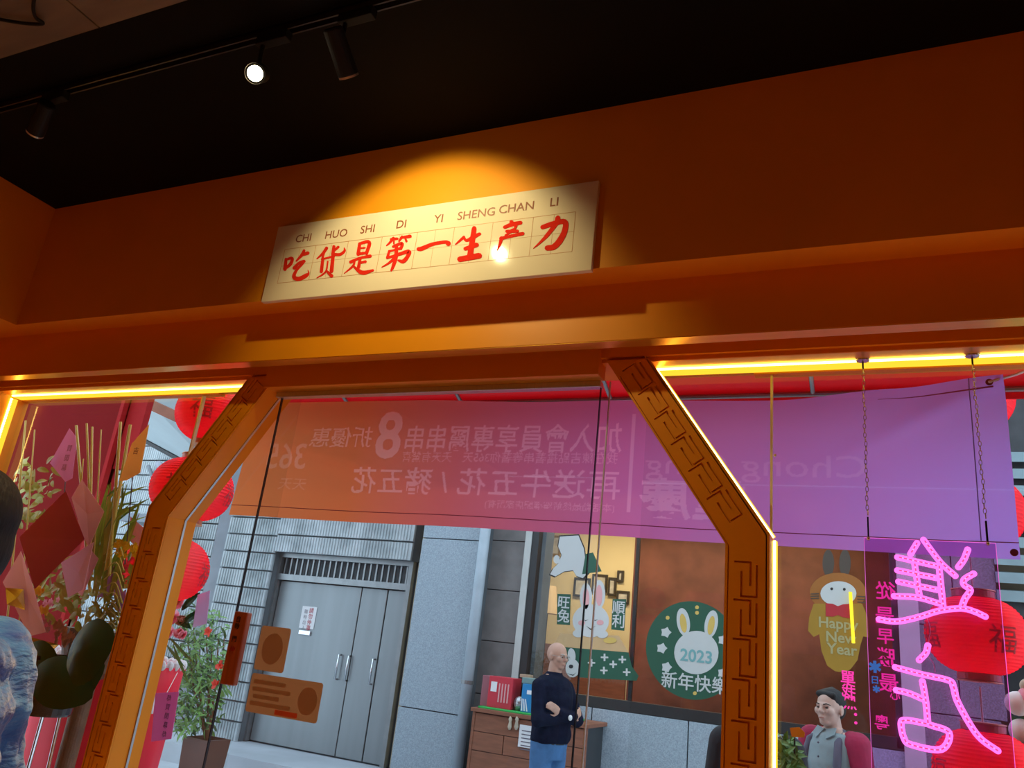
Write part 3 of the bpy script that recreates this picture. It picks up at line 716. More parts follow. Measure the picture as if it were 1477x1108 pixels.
for n, (u, v) in enumerate(((929, 790), (952, 783), (967, 793), (1144, 807), (1278, 872), (1275, 881))):
    d = ray(u, v); c = PZ(u, v, 3.70)
    rt = thing('ceiling_downlight', c, ['small round ceiling light above the cream wall across the street', 'middle one of the three ceiling lights in the shop across', 'right one of the three ceiling lights in the shop across', 'ceiling light above the yellow rabbit decal across the street', 'upper of two tiny lights behind the pink writing', 'lower of two tiny lights behind the pink writing'][n], 'light', 'ceiling lights in the shop across')
    MB().lathe(c, [(0.085, -0.005), (0.10, 0.0), (0.10, 0.02), (0.085, 0.02)], 20).build('rim', MATS['lamp_rim'], rt)
    MB().lathe(c, [(0.08, -0.012), (0.08, 0.0)], 20).build('diffuser', MATS['shop_lamp'], rt)
for (lx, ly) in ((P(840, 850, 10.3).x, 10.3), (P(980, 850, 10.3).x, 10.3), (P(1150, 850, 10.3).x, 10.3)):
    area_lamp('shop_ceiling_lamp', (lx, ly, 3.66), 0.5, 34.0, (1.0, 0.80, 0.50))
# framed pictures on the cream wall
mat('gold_frame', (0.38, 0.24, 0.07), 0.4, metal=0.3, noise=0.2); mat('black_frame', (0.03, 0.025, 0.02), 0.5, noise=0.1); mat('print_pale', (0.62, 0.56, 0.46), 0.7, noise=0.3, scale=12)
FR = [((786, 772, 808, 802), 'gold_frame', 'gold framed picture high on the cream wall across the street'),
      ((783, 806, 793, 840), 'gold_frame', 'narrow gold frame beside the lampshade in the shop across'),
      ((829, 833, 850, 862), 'black_frame', 'black framed picture behind the left ear of the rabbit decal'),
      ((855, 828, 875, 855), 'black_frame', 'black framed picture behind the right ear of the rabbit decal'),
      ((878, 833, 888, 860), 'black_frame', 'slim black framed picture right of the ears of the rabbit decal'),
      ((891, 823, 899, 840), 'black_frame', 'tiny black framed picture highest beside the brown wall'),
      ((890, 852, 907, 872), 'black_frame', 'black framed picture above the right green plaque')]
for (u0, v0, u1, v1), m, lb in FR:
    a0, a1 = P(u0, v0, 11.38), P(u1, v1, 11.38); rt = thing('picture_frame', ((a0.x + a1.x) / 2, 11.38, a1.z), lb, 'picture', 'pictures on the wall of the shop across')
    fb = MB(); t_ = 0.03
    fb.box(a0.x, a0.x + t_, 11.36, 11.40, a1.z, a0.z).box(a1.x - t_, a1.x, 11.36, 11.40, a1.z, a0.z).box(a0.x + t_, a1.x - t_, 11.36, 11.40, a1.z, a1.z + t_).box(a0.x + t_, a1.x - t_, 11.36, 11.40, a0.z - t_, a0.z)
    fb.build('frame', MATS[m], rt); MB().box(a0.x + t_, a1.x - t_, 11.375, 11.40, a1.z + t_, a0.z - t_).build('print', MATS['print_pale'], rt)
c = P(789, 885, 10.9); lmp = thing('table_lamp', (c.x, 10.9, 1.0), 'lamp with a pale conical shade behind the shop window', 'lamp')
zt_ = P(789, 845, 10.9).z
MB().lathe((c.x, 10.9, c.z), [(0.17, 0.0), (0.10, zt_ - c.z)], 20).build('lamp_shade', mat('shade_cream', (0.70, 0.50, 0.28), 0.8, noise=0.08), lmp, smooth=False)
MB().lathe((c.x, 10.9, 1.0), [(0.10, 0), (0.10, 0.03), (0.015, 0.05), (0.015, c.z - 1.0)], 16).build('lamp_foot', MATS['black_frame'], lmp)
tb = thing('display_table', (c.x + 0.4, 10.85, 0.15), 'dark brown counter under the lamp inside the shop across', 'table')
MB().bbox(c.x - 0.35, c.x + 1.3, 10.6, 11.1, 0.94, 1.0, 0.01).build('table_top', MATS['wood_brown'], tb)
for dx in (-0.3, 1.25):
    for dy in (10.65, 11.05): MB().box(c.x + dx - 0.03, c.x + dx + 0.03, dy - 0.03, dy + 0.03, 0.15, 0.94).build('leg', MATS['wood_brown'], tb)
# right part of the far side: stone wall, dark bay and louvre
xg0, xg1 = xw1 + 0.1, P(1446, 960, 8.95).x
gw = struct('wall_stone_right', MB().box(xg0 - 0.02, xg1, 9.0, 9.2, -0.12, 5.2), 'grout')
MB().box(xw1 - 0.02, xw1 + 0.16, 8.86, 9.05, -0.12, 4.5).build('trim_10', MATS['pale_jamb'], None, kind='structure')
zz = -0.12
for k in range(6):
    for (a_, b_) in ((xg0 + 0.06, (xg0 + xg1) / 2 - 0.005), ((xg0 + xg1) / 2 + 0.005, xg1)):
        MB().bbox(a_, b_, 8.93, 9.02, zz, zz + 0.79, 0.004).build('granite_slab', MATS['granite_dark'], gw)
    zz += 0.80
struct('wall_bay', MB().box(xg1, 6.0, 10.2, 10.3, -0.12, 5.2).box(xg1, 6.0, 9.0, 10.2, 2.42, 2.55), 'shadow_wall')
struct('wall_bay_upper', MB().box(xg1, 6.0, 9.3, 9.5, 2.3, 3.2), mat('beige_wall', (0.34, 0.26, 0.17), 0.7, noise=0.2))
lv = thing('louvre', (P(1470, 700, 8.9).x, 9.0, 3.2), 'grey metal louvre above the dark bay at the right edge', 'louvre')
for k in range(9):
    z = P(1465, 652, 8.9).z - k * 0.17
    MB().prism([(xg1 + 0.0, 8.9, z), (xg1 + 0.0, 8.9, z - 0.10), (xg1 + 0.0, 9.0, z - 0.02), (xg1 + 0.0, 9.0, z + 0.02)], (3.0, 0, 0)).build('slat', mat('louvre_grey', (0.22, 0.30, 0.33), 0.4, metal=0.3, noise=0.1), lv)
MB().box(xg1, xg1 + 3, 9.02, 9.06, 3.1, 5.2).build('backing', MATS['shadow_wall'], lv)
# far left: slanting white canopy with a brown beam, and pipes on the wall
cn = [P(196, 560, 6.0), P(345, 555, 6.0), P(330, 700, 8.7), P(196, 628, 8.7)]
cp = thing('street_canopy', cn[3], 'pale slanting canopy behind the left lanterns', 'canopy')
MB().prism(cn, (0, 0, 0.06)).build('canopy_sheet', mat('canopy_grey', (0.72, 0.80, 0.80), 0.6, noise=0.1, scale=1.0), cp)
MB().tube([P(205, 578, 5.9), P(300, 622, 5.9)], 0.075, 4).build('beam', mat('beam_brown', (0.30, 0.09, 0.04), 0.6, noise=0.2), cp)
MB().tube([P(200, 630, 8.6), P(330, 700, 8.6)], 0.05, 6).build('edge_bar', MATS['dark_frame'], cp)
for n, pts in enumerate((((228, 668), (238, 690), (240, 715), (236, 742)), ((214, 672), (224, 700), (228, 730), (220, 760)), ((246, 664), (250, 690), (256, 735)))):
    pp = [tuple(P(u, v, 8.95)) for u, v in pts]
    MB().tube([Vector(q) for q in catmull(pp, 5)], 0.05 if n == 0 else 0.03, 8).build('wall_pipe', mat('pipe_lilac', (0.45, 0.45, 0.52), 0.4, noise=0.1) if n == 0 else MATS['pilaster'], None, smooth=True,
        label=['thick pale pipe bending down the tiled wall behind the lanterns', 'thin dark pipe nearest the yellow card on the tiled wall', 'thin dark pipe close beside the pale bent pipe'][n], cat='pipe')
MB().box(P(205, 745, 8.8).x, P(250, 745, 8.8).x, 8.4, 9.0, P(230, 748, 8.8).z - 0.12, P(230, 748, 8.8).z).build('ledge', MATS['pilaster'], None, kind='structure')
# red awning over the shop's own front
aw = thing('awning', (-1.8, 3.2, 2.70), 'red awning stretched over the shop front above the hanging banner', 'awning')
translucent('red_cloth', 'de3c4c', 0.7, 0.5)
MB().prism([(-3.05, 2.93, 2.965), (-3.05, 3.42, 2.79), (-3.05, 3.42, 2.805), (-3.05, 2.93, 2.98)], (5.6, 0, 0)).build('awning_cloth', MATS['red_cloth'], aw)
MB().prism([(-3.05, 3.42, 2.74), (-3.05, 3.43, 2.74), (-3.05, 3.43, 2.805), (-3.05, 3.42, 2.805)], (5.6, 0, 0)).build('valance', MATS['red_cloth'], aw)
for x in (-2.6, -1.9, -1.1, -0.2, 0.9, 2.0): MB().tube([(x, 2.94, 2.955), (x, 3.41, 2.775)], 0.010, 8).build('awning_rib', MATS['steel_frame'], aw)
MB().tube([(-3.05, 3.405, 2.775), (2.5, 3.405, 2.775)], 0.012, 8).build('front_bar', MATS['steel_frame'], aw)
# red board at the left
q = [P(u, v, 4.50) for u, v in ((15, 565), (183, 566), (168, 790), (-30, 800))]
rb = thing('red_board', (q[0].x, 4.50, -0.12), 'tall red board standing behind the flowers in the left window', 'board')
xa_, xb2 = P(-60, 650, 4.50).x - 0.35, P(182, 600, 4.50).x
MB().box(xa_, xb2, 4.50, 4.53, -0.12, 3.35).build('panel', mat('red_panel', (0.17, 0.0035, 0.005), 0.8, noise=0.1, scale=2, spec=0.1), rb)
MB().box(xb2, xb2 + 0.20, 4.51, 4.57, 2.66, 3.30).build('side_flap', mat('red_panel_bright', (0.32, 0.012, 0.015), 0.7, noise=0.1, spec=0.1), rb)
MB().box(xb2 - 0.04, xb2, 4.45, 4.57, -0.12, 3.35).build('edge_post', MATS['red_panel_bright'], rb)
# ================================================================== hanging banner (seen from behind)
YBN = 3.05
def interp(x, tab):
    for (xa, za), (xb2, zb2) in zip(tab[:-1], tab[1:]):
        if x <= xb2:
            t = max(0, (x - xa) / (xb2 - xa)); t = t * t * (3 - 2 * t); return za + (zb2 - za) * t
    return tab[-1][1]
BT = [(-3.0, 2.685), (-1.95, 2.672), (-1.2, 2.648), (-0.32, 2.632), (0.1, 2.665), (0.50, 2.712)]
BB = [(-3.0, 2.088), (-1.85, 2.082), (-1.03, 2.074), (-0.5, 2.066), (0.50, 2.062)]
BX0, BX1 = -2.93, 0.452
def banner_y(x, z):
    t = (z - 2.07) / 0.62
    y = YBN + 0.010 * math.sin(x * 2.3 + 0.6) * (1 - t) + 0.006 * math.sin(x * 5.1 + 3 * t)
    # pull folds running down from the tied right corner and the left end
    d = (2.70 - z) - 0.55 * (BX1 - x); y += 0.012 * math.exp(-(d / 0.05) ** 2) * max(0, min(1, (x + 1.2) / 1.2))
    d2 = (z - 2.42) + 0.22 * (x + 2.5); y += -0.016 * math.exp(-(d2 / 0.05) ** 2) * max(0, min(1, (-x - 1.4) / 0.9))
    return y
def bsurf(s, t, off=0.0):
    x = BX0 + (BX1 - BX0) * s + (0.035 * (t - 0.4) if s < 0.3 else 0.0) * (1 - s / 0.3 if s < 0.3 else 0)
    z0, z1 = interp(x, BB), interp(x, BT); z = z0 + (z1 - z0) * t
    return Vector((x, banner_y(x, z) + off, z))
LIGHT_TINT = (BX0, BX1, [(0.0, 'f08a50'), (0.20, 'ee7848'), (0.36, 'e66a6c'), (0.58, 'e070a8'), (0.78, 'd884d4'), (1.0, 'c49cff')])  # warm, neon and daylight tints painted into the cloth colour
LIGHT_TINT_INK = (BX0, BX1, [(0.0, 'ffb48c'), (0.20, 'ffa894'), (0.36, 'ffa0a8'), (0.58, 'ffa4cc'), (0.78, 'eea4e4'), (1.0, 'd4b4ff')])
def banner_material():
    m = translucent('banner_cloth', 'c04060', 0.72, 0.5, color_ramp=LIGHT_TINT); nt = m.node_tree
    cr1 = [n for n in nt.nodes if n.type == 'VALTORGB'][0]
    cr2 = nt.nodes.new('ShaderNodeValToRGB'); els = LIGHT_TINT_INK[2]
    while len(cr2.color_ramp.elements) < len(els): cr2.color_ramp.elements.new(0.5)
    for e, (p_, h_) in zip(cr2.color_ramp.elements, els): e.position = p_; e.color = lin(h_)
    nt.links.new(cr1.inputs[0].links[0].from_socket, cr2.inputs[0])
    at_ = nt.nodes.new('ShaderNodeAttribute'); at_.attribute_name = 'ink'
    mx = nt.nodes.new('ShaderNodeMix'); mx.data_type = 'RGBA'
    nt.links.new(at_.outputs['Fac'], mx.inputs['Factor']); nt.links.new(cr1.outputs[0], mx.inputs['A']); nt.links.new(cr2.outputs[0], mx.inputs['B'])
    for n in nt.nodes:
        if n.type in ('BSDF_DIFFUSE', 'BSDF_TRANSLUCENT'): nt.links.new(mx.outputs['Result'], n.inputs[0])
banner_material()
ban = thing('banner', ((BX0 + BX1) / 2, YBN, 2.06), 'long cloth banner hanging outside, neon and daylight tints painted in, print showing mirrored', 'banner')
NS, NT_ = 900, 165
def strip(s0, s1, t0, t1, ns, nt2, off):
    b = MB(); b.v = [bsurf(s0 + (s1 - s0) * i / ns, t0 + (t1 - t0) * j / nt2, off) for i in range(ns + 1) for j in range(nt2 + 1)]
    b.f = [(i * (nt2 + 1) + j, i * (nt2 + 1) + j + 1, (i + 1) * (nt2 + 1) + j + 1, (i + 1) * (nt2 + 1) + j) for i in range(ns) for j in range(nt2)]
    return b
INK = {}
def banner_text(body, u_right, u_left, v_top, v_bot, bold=0.0, strength=1.0):
    "rasterise the mirrored print into the cloth's ink attribute"
    vs_, fs_ = text_geo(body, 1.0, bold)
    if not vs_: return
    xs_ = [v.x for v in vs_]; ys_ = [v.y for v in vs_]
    uc = (u_right + u_left) / 2; vc = (v_top + v_bot) / 2
    xr, xl = P(u_right, vc, YBN).x, P(u_left, vc, YBN).x
    z1_, z0_ = P(uc, v_top, YBN).z, P(uc, v_bot, YBN).z
    q = []
    for v in vs_:
        x = xr - (v.x - min(xs_)) / (max(xs_) - min(xs_)) * (xr - xl); z = z0_ + (v.y - min(ys_)) / (max(ys_) - min(ys_)) * (z1_ - z0_)
        zb_, zt2 = interp(x, BB), interp(x, BT)
        q.append(((x - BX0) / (BX1 - BX0) * NS, (z - zb_) / (zt2 - zb_) * NT_))
    for f in fs_:
        for k in range(1, len(f) - 1):
            A, B_, C = q[f[0]], q[f[k]], q[f[k + 1]]
            d = (B_[0] - A[0]) * (C[1] - A[1]) - (C[0] - A[0]) * (B_[1] - A[1])
            if abs(d) < 1e-9: continue
            for i in range(max(0, math.ceil(min(A[0], B_[0], C[0]))), min(NS, math.floor(max(A[0], B_[0], C[0]))) + 1):
                for j in range(max(0, math.ceil(min(A[1], B_[1], C[1]))), min(NT_, math.floor(max(A[1], B_[1], C[1]))) + 1):
                    w1_ = ((i - A[0]) * (C[1] - A[1]) - (C[0] - A[0]) * (j - A[1])) / d; w2_ = ((B_[0] - A[0]) * (j - A[1]) - (i - A[0]) * (B_[1] - A[1])) / d
                    if w1_ >= -1e-6 and w2_ >= -1e-6 and w1_ + w2_ <= 1 + 1e-6: INK[i * (NT_ + 1) + j] = strength
banner_text('加入會員享專屬串串', 898, 586, 612, 653, 0.006, 0.7)
banner_text('8', 580, 543, 594, 662, 0.02, 0.7)
banner_text('折優惠', 536, 447, 616, 645, 0.004, 0.7)
banner_text('我在陳吉點擼著串等著你365天　天天有驚喜', 892, 580, 652, 668, 0.0, 0.6)
banner_text('再送牛五花 / 豬五花', 895, 506, 676, 716, 0.006, 0.7)
banner_text('(本活動最終解釋權歸店家所有)', 887, 700, 724, 738, 0.0, 0.5)
banner_text('Chong Qing', 1250, 932, 655, 697, 0.0, 0.45)
banner_text('重慶', 1075, 922, 690, 752, 0.02, 0.6)
banner_text('365', 440, 385, 640, 676, 0.01, 0.5)
banner_text('天天', 440, 402, 690, 706, 0.0, 0.4)
banner_text('|', 914, 909, 598, 740, 0.0, 0.6)
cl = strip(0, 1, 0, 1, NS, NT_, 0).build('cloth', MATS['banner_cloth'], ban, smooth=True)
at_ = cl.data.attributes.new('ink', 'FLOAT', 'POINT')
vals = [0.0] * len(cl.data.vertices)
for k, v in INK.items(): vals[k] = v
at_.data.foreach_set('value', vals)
MB().tube([bsurf(k / 80, 0.085, -0.002) for k in range(81)], 0.0016, 6).build('bottom_seam', mat('seam_crimson', (0.30, 0.02, 0.08), 0.7, noise=0.1), ban)
MB().tube([bsurf(0.968, 0.09 + 0.91 * k / 20, -0.002) for k in range(21)], 0.0018, 6).build('side_seam', mat('seam_violet', (0.22, 0.12, 0.42), 0.7, noise=0.1), ban)
MB().tube([bsurf(0.88 + 0.11 * k / 12, 0.935, -0.003) for k in range(13)], [0.0008 + 0.0002 * k for k in range(13)], 6).build('top_seam', MATS['seam_crimson'], ban)
mat('rope_white', (0.70, 0.66, 0.68), 0.7, noise=0.1, scale=60)
ca, cb = P(1427, 551, YBN - 0.02), P(1500, 527, 3.2)
MB().tube([ca, (ca + cb) / 2 + Vector((0, 0, -0.005)), cb], 0.005, 8).build('tie_rope', MATS['rope_white'], ban, smooth=True)
for u, v in ((1427, 551), (1463, 797)):
    c = P(u, v, YBN - 0.016); MB().lathe(c, [(0.006, 0), (0.012, 0), (0.012, 0.004), (0.006, 0.004)], 14, 'y').build('eyelet', mat('eyelet_dark', (0.18, 0.02, 0.05), 0.4, noise=0.1), ban)
# ================================================================== neon sign on a hanging acrylic sheet
YN = 2.799
glass('acrylic', (0.86, 0.62, 0.86), refl=0.8, diffuse=0.05, dcol=(0.9, 0.6, 0.95))
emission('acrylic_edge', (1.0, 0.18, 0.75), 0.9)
nx0, nx1, nz1, nz0 = -0.0146, 0.3517, 2.068, 1.10
ns = thing('neon_sign', ((nx0 + nx1) / 2, YN, nz0), 'pink neon characters on a clear sheet hung from two chains', 'neon sign')
MB().box(nx0, nx1, YN, YN + 0.005, nz0, nz1).build('acrylic_sheet', MATS['acrylic'], ns)
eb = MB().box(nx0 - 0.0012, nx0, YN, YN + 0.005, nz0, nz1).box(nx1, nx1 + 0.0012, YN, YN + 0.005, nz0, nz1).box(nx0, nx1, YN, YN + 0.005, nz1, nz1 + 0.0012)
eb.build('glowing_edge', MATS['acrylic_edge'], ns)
emission('neon_pink', (1.0, 0.13, 0.66), 1.9)
emission('neon_core', (0.95, 0.10, 0.30), 0.95)
emission('neon_dark', (1.0, 0.40, 0.80), 1.3)
RN = (1230, 760, 247 / 786.0)
NEON = [[(265,125),(295,75)], [(325,60),(400,160),(470,225)], [(205,140),(385,180)], [(205,200),(385,235)], [(210,252),(390,290)], [(190,318),(300,325),(405,355)],
        [(283,165),(305,310)], [(395,175),(415,370)], [(485,185),(510,150),(528,105)], [(555,215),(512,242),(512,268),(540,290),(515,330),(500,370)],
        [(120,425),(200,435),(300,415),(400,385),(500,375),(560,390),(608,412)],
        [(345,545),(335,580),(305,612)], [(195,645),(320,678),(440,705),(462,735),(480,800),(540,910),(590,975),(665,1028)], [(320,710),(335,800),(345,905)], [(200,750),(260,765),(330,795)],
        [(345,905),(250,888),(222,900),(235,970),(268,1000),(405,1022),(442,945),(350,908)]]
for st in NEON:
    pts = []
    for x, y in st:
        p = P(RN[0] + x * RN[2], RN[1] + y * RN[2], YN - 0.012); pts.append(tuple(p))
    sm = [Vector(p) for p in catmull(pts, 6)]
    tb_ = MB().tube(sm, 0.0094, 12); tb_.ball(sm[0], 0.0094, 10, 6); tb_.ball(sm[-1], 0.0094, 10, 6)
    o = tb_.build('neon_tube', MATS['neon_pink'], ns, smooth=True)
    # rows of bright beads and dark gaps along the front of the tube
    L = 0; core = MB(); dk = MB(); pos = 0
    lens = [(b_ - a_).length for a_, b_ in zip(sm[:-1], sm[1:])]; tot = sum(lens)
    def at(s_):
        for (a_, b_), l in zip(zip(sm[:-1], sm[1:]), lens):
            if s_ <= l: return a_.lerp(b_, s_ / l if l else 0)
            s_ -= l
        return sm[-1]
    s_ = 0.004
    while s_ < tot - 0.004:
        a_, b_ = at(s_), at(min(s_ + 0.0085, tot)); off = Vector((0, -0.0083, 0)); core.tube([a_ + off, b_ + off], 0.0024, 6)
        c_, d__ = at(min(s_ + 0.0095, tot)), at(min(s_ + 0.0125, tot)); dk.tube([c_ + off, d__ + off], 0.0019, 6) if (d__ - c_).length > 1e-4 else None
        s_ += 0.0145
    core.build('led_beads', MATS['neon_core'], o, kind='stuff')
    if dk.v: dk.build('bead_gaps', MATS['neon_dark'], o, kind='stuff')
mat('chain_steel', (0.55, 0.50, 0.48), 0.25, metal=0.9, noise=0.1)
wires = MB()
for pts in (((340, 415), (356, 470), (345, 545)), ((352, 600), (372, 630), (378, 668))):
    wires.tube([Vector(q) for q in catmull([tuple(P(RN[0] + x * RN[2], RN[1] + y * RN[2], YN - 0.004)) for x, y in pts], 6)], 0.0012, 6)
wires.build('lead_wire', mat('wire_pink', (0.75, 0.35, 0.6), 0.4, noise=0.05), ns)
for (xt, xb2) in ((0.0, -0.002), (0.331, 0.331)):
    top = 2.687; bot = 2.136
    MB().lathe((xt, YN, top - 0.006), [(0.010, -0.004), (0.024, 0.0), (0.026, 0.004), (0.026, 0.006)], 20).build('ceiling_rosette', MATS['chain_steel'], ns, smooth=False)
    MB().tube([(xt, YN, top - 0.006), (xt, YN, top - 0.035)], 0.003, 8).build('hook', MATS['black_metal'], ns)
    lk = MB(); n = 33
    for k in range(n):
        z = top - 0.040 - k * (top - 0.040 - bot) / n; x = xt + (xb2 - xt) * k / n + 0.0015 * math.sin(k * 0.8)
        loop = []
        for j in range(10):
            a_ = 2 * math.pi * j / 10; w_, h_ = 0.0042 * math.cos(a_), 0.0098 * math.sin(a_)
            loop.append((x + (w_ if k % 2 else 0.3 * w_), YN + (0 if k % 2 else w_), z + h_))
        lk.tube(loop, 0.0011, 5, closed=True)
    lk.build('chain_links', MATS['chain_steel'], ns)
    MB().box(xb2 - 0.0025, xb2 + 0.0025, YN - 0.004, YN + 0.006, 2.0734, bot).build('clip', MATS['black_metal'], ns)
    MB().ball((xb2, YN - 0.004, 2.065), 0.006, 10, 6).build('clip_screw', MATS['chain_steel'], ns, smooth=True)
# reflection of pink neon writing, painted as glowing characters on the window glass
emission('reflection_pink', (1.0, 0.05, 0.40), 1.15); emission('glow_cyan', (0.05, 0.50, 0.85), 0.7)
YV = 2.8805
lt = thing('reflected_lettering', P(1280, 1070, YV), 'painted reflection of pink neon writing behind the left edge of the neon sheet', 'lettering')
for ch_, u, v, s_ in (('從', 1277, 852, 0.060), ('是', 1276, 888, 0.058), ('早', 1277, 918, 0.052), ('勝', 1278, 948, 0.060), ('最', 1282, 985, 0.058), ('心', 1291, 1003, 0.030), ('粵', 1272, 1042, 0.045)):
    t = MB(); put_text(t, ch_, P(u, v, YV), s_, mirror=True, ext=0.0008, bold=0.012); t.build('pink_character', MATS['reflection_pink'], lt)
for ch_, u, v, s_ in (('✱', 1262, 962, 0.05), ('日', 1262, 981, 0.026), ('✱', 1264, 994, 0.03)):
    t = MB(); put_text(t, ch_, P(u, v, YV), s_, mirror=True, ext=0.0008, bold=0.02); t.build('blue_mark', MATS['glow_cyan'], lt)
lt2 = thing('reflected_lettering', P(1223, 1050, YV), 'short painted reflection of pink neon writing beside the head of the man in maroon', 'lettering')
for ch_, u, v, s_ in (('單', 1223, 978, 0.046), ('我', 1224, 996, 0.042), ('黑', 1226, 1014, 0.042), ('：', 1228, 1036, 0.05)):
    t = MB(); put_text(t, ch_, P(u, v, YV), s_, mirror=True, ext=0.0008, bold=0.016); t.build('pink_character', MATS['reflection_pink'], lt2)
# ================================================================== red lanterns
def lantern_mats():
    m = translucent('lantern_red', 'e41436', 0.5, 0.45, bump=0.25, bscale=90)
lantern_mats()
mat('lantern_fret', (0.42, 0.006, 0.022), 0.6, noise=0.1); mat('lantern_cap', (0.50, 0.16, 0.10), 0.4, metal=0.3, noise=0.2, scale=20); mat('lantern_gold', (0.75, 0.45, 0.22), 0.35, metal=0.5, noise=0.1)
emission('lantern_bulb', (1.0, 0.55, 0.35), 45.0)
def make_lantern(c, R, H, label, group, gap):
    c = Vector(c); root = thing('paper_lantern', (c.x, c.y, c.z - H / 2 - 0.03), label, 'lantern', group)
    prof = []; n = 72
    for k in range(n + 1):
        a_ = -math.pi / 2 + math.pi * (0.10 + 0.80 * k / n)
        rr = R * (math.cos(a_) ** 0.75); rib = 0.0022 * (1 if k % 3 else -1)
        prof.append((rr + rib, H / 2 * math.sin(a_) / math.sin(math.pi * 0.40)))
    MB().lathe(c, prof, 48).build('lantern_shade', MATS['lantern_red'], root, smooth=True)
    rc = R * 0.42
    for sgn in (-1, 1):
        z = c.z + sgn * H / 2
        MB().lathe((c.x, c.y, min(z, z + sgn * 0.028)), [(rc * 0.9, 0), (rc, 0.002), (rc, 0.026), (rc * 0.9, 0.028)], 32).build('cap_band', MATS['lantern_cap'], root)
        MB().lathe((c.x, c.y, z + sgn * 0.030 - 0.003), [(rc * 0.9, 0), (rc * 1.05, 0.001), (rc * 1.05, 0.005), (rc * 0.9, 0.006)], 32).build('gold_rim', MATS['lantern_gold'], root)
    MB().tube([c + Vector((0, 0, H / 2 + 0.03)), c + Vector((0, 0, H / 2 + 0.03 + gap))], 0.004, 6).build('hanging_cord', MATS['rope_white'], root)
    MB().ball(c + Vector((0, 0, -0.01)), 0.030, 12, 8).build('bulb', MATS['lantern_bulb'], root, smooth=True)
    # fret-like character wrapped onto the shade, four times round
    vs_, fs_ = text_geo('福', 1.0, 0.004, res=2)
    if vs_:
        cy = (min(v.y for v in vs_) + max(v.y for v in vs_)) / 2
        for q in range(4):
            b = MB(); off = 0
            for v in vs_:
                z = (v.y - cy) * 0.10 * R / 0.165 - 0.015; ang = v.x * 0.62 + q * math.pi / 2 - math.pi / 2 + 0.42
                sa = max(-0.98, min(0.98, z / (H / 2) * math.sin(math.pi * 0.40))); rr = R * (math.cos(math.asin(sa)) ** 0.75) + 0.0035
                b.v.append(c + Vector((rr * math.cos(ang), rr * math.sin(ang), z)))
            b.f += [tuple(i + off for i in f) for f in fs_]
            b.build('seal_character', MATS['lantern_fret'], root)
    return root
ZL_ = tuple(1.6 + (z - 1.6) * 3.66 / 3.42 for z in (2.745, 2.290, 1.835, 1.380))
LX = P(1408, 918, 3.66).x
LLAB = ['topmost red lantern of the right string, mostly behind the violet banner corner', 'red lantern peeking out right of the violet banner, second from the top of its string',
        'red lantern behind the neon sheet with its bulb glowing', 'lowest red lantern at the bottom right behind the neon sheet']
first = make_lantern((LX, 3.66, ZL_[2]), 0.179, 0.280, LLAB[2], 'lanterns on the right string', 0.128)
for k in (0, 1, 3):
    c_ = copy_tree(first); c_.location.z += ZL_[k] - ZL_[2]; c_.location.x += 0.03 if k < 2 else 0.0; c_['label'] = LLAB[k]
LLB = ['topmost big red lantern left of the left carved post', 'big red lantern crossing behind the bend of the left carved post', 'lowest big red lantern peeking out right of the left carved post']
p0 = P(277, 706, 3.45)
f2 = make_lantern(p0, 0.235, 0.345, LLB[1], 'lanterns on the left string', 0.055)
MB().tube([p0 + Vector((0.05, 0, 0.725)), p0 + Vector((0.05, 0, 1.0))], 0.004, 6).tube([(p0.x + 0.05, 2.95, p0.z + 1.0), (p0.x + 0.05, p0.y + 0.02, p0.z + 1.0)], 0.012, 8).build('lantern_bracket', MATS['steel_frame'], None, label='thin steel bracket holding the left lantern string', cat='bracket')
for k, dz in ((0, 0.465), (2, -0.465)):
    c_ = copy_tree(f2); c_.location.z += dz; c_.location.x += 0.05 if k == 0 else -0.05; c_['label'] = LLB[k]
# ================================================================== decals on the shop window across
YDC = 8.948
def ell(u, v, ru, rv, n=28, a0=0, a1=360, rot=0):
    r = math.radians(rot)
    out = []
    for k in range(n):
        a_ = math.radians(a0 + (a1 - a0) * k / n); x, y = ru * math.cos(a_), rv * math.sin(a_)
        out.append((u + x * math.cos(r) - y * math.sin(r), v + x * math.sin(r) + y * math.cos(r)))
    return out
LAY = [0]
def dec(parent, name, m, pts, layer=0):
    y = YDC - 0.002 * layer
    MB().prism([P(u, v, y) for u, v in pts], (0, 0.0015, 0)).build(name, MATS[m], parent)
C2 = lambda pts: [(660 + x * 0.31397, 760 + y * 0.31397) for x, y in pts]
mat('pink_vinyl', (0.65, 0.33, 0.33), 0.5, noise=0.05); mat('beige_vinyl', (0.55, 0.36, 0.17), 0.5, noise=0.08); mat('gold_vinyl', (0.62, 0.42, 0.10), 0.5, noise=0.08)
mat('ink_black', (0.02, 0.02, 0.02), 0.5, noise=0.05); mat('teal_text', (0.16, 0.36, 0.36), 0.5, noise=0.05); mat('yellow_vinyl', (0.33, 0.18, 0.015), 0.5, noise=0.1); mat('orange_vinyl', (0.32, 0.11, 0.015), 0.5, noise=0.1)
mat('red_vinyl', (0.42, 0.02, 0.03), 0.5, noise=0.05); mat('pale_text', (0.36, 0.32, 0.15), 0.5, noise=0.05); mat('dark_ear', (0.07, 0.05, 0.035), 0.6, noise=0.1)
rbt = thing('window_decal', P(852, 980, YDC), 'decal of a smiling white rabbit resting at a green-blanketed table', 'decal')
dec(rbt, 'table_top', 'beige_vinyl', C2([(470, 490), (740, 500), (785, 578), (440, 548)]), 0)
dec(rbt, 'blanket', 'green_vinyl', C2([(480, 552), (785, 577), (800, 640), (832, 685), (822, 708), (560, 692), (500, 650)]), 0)
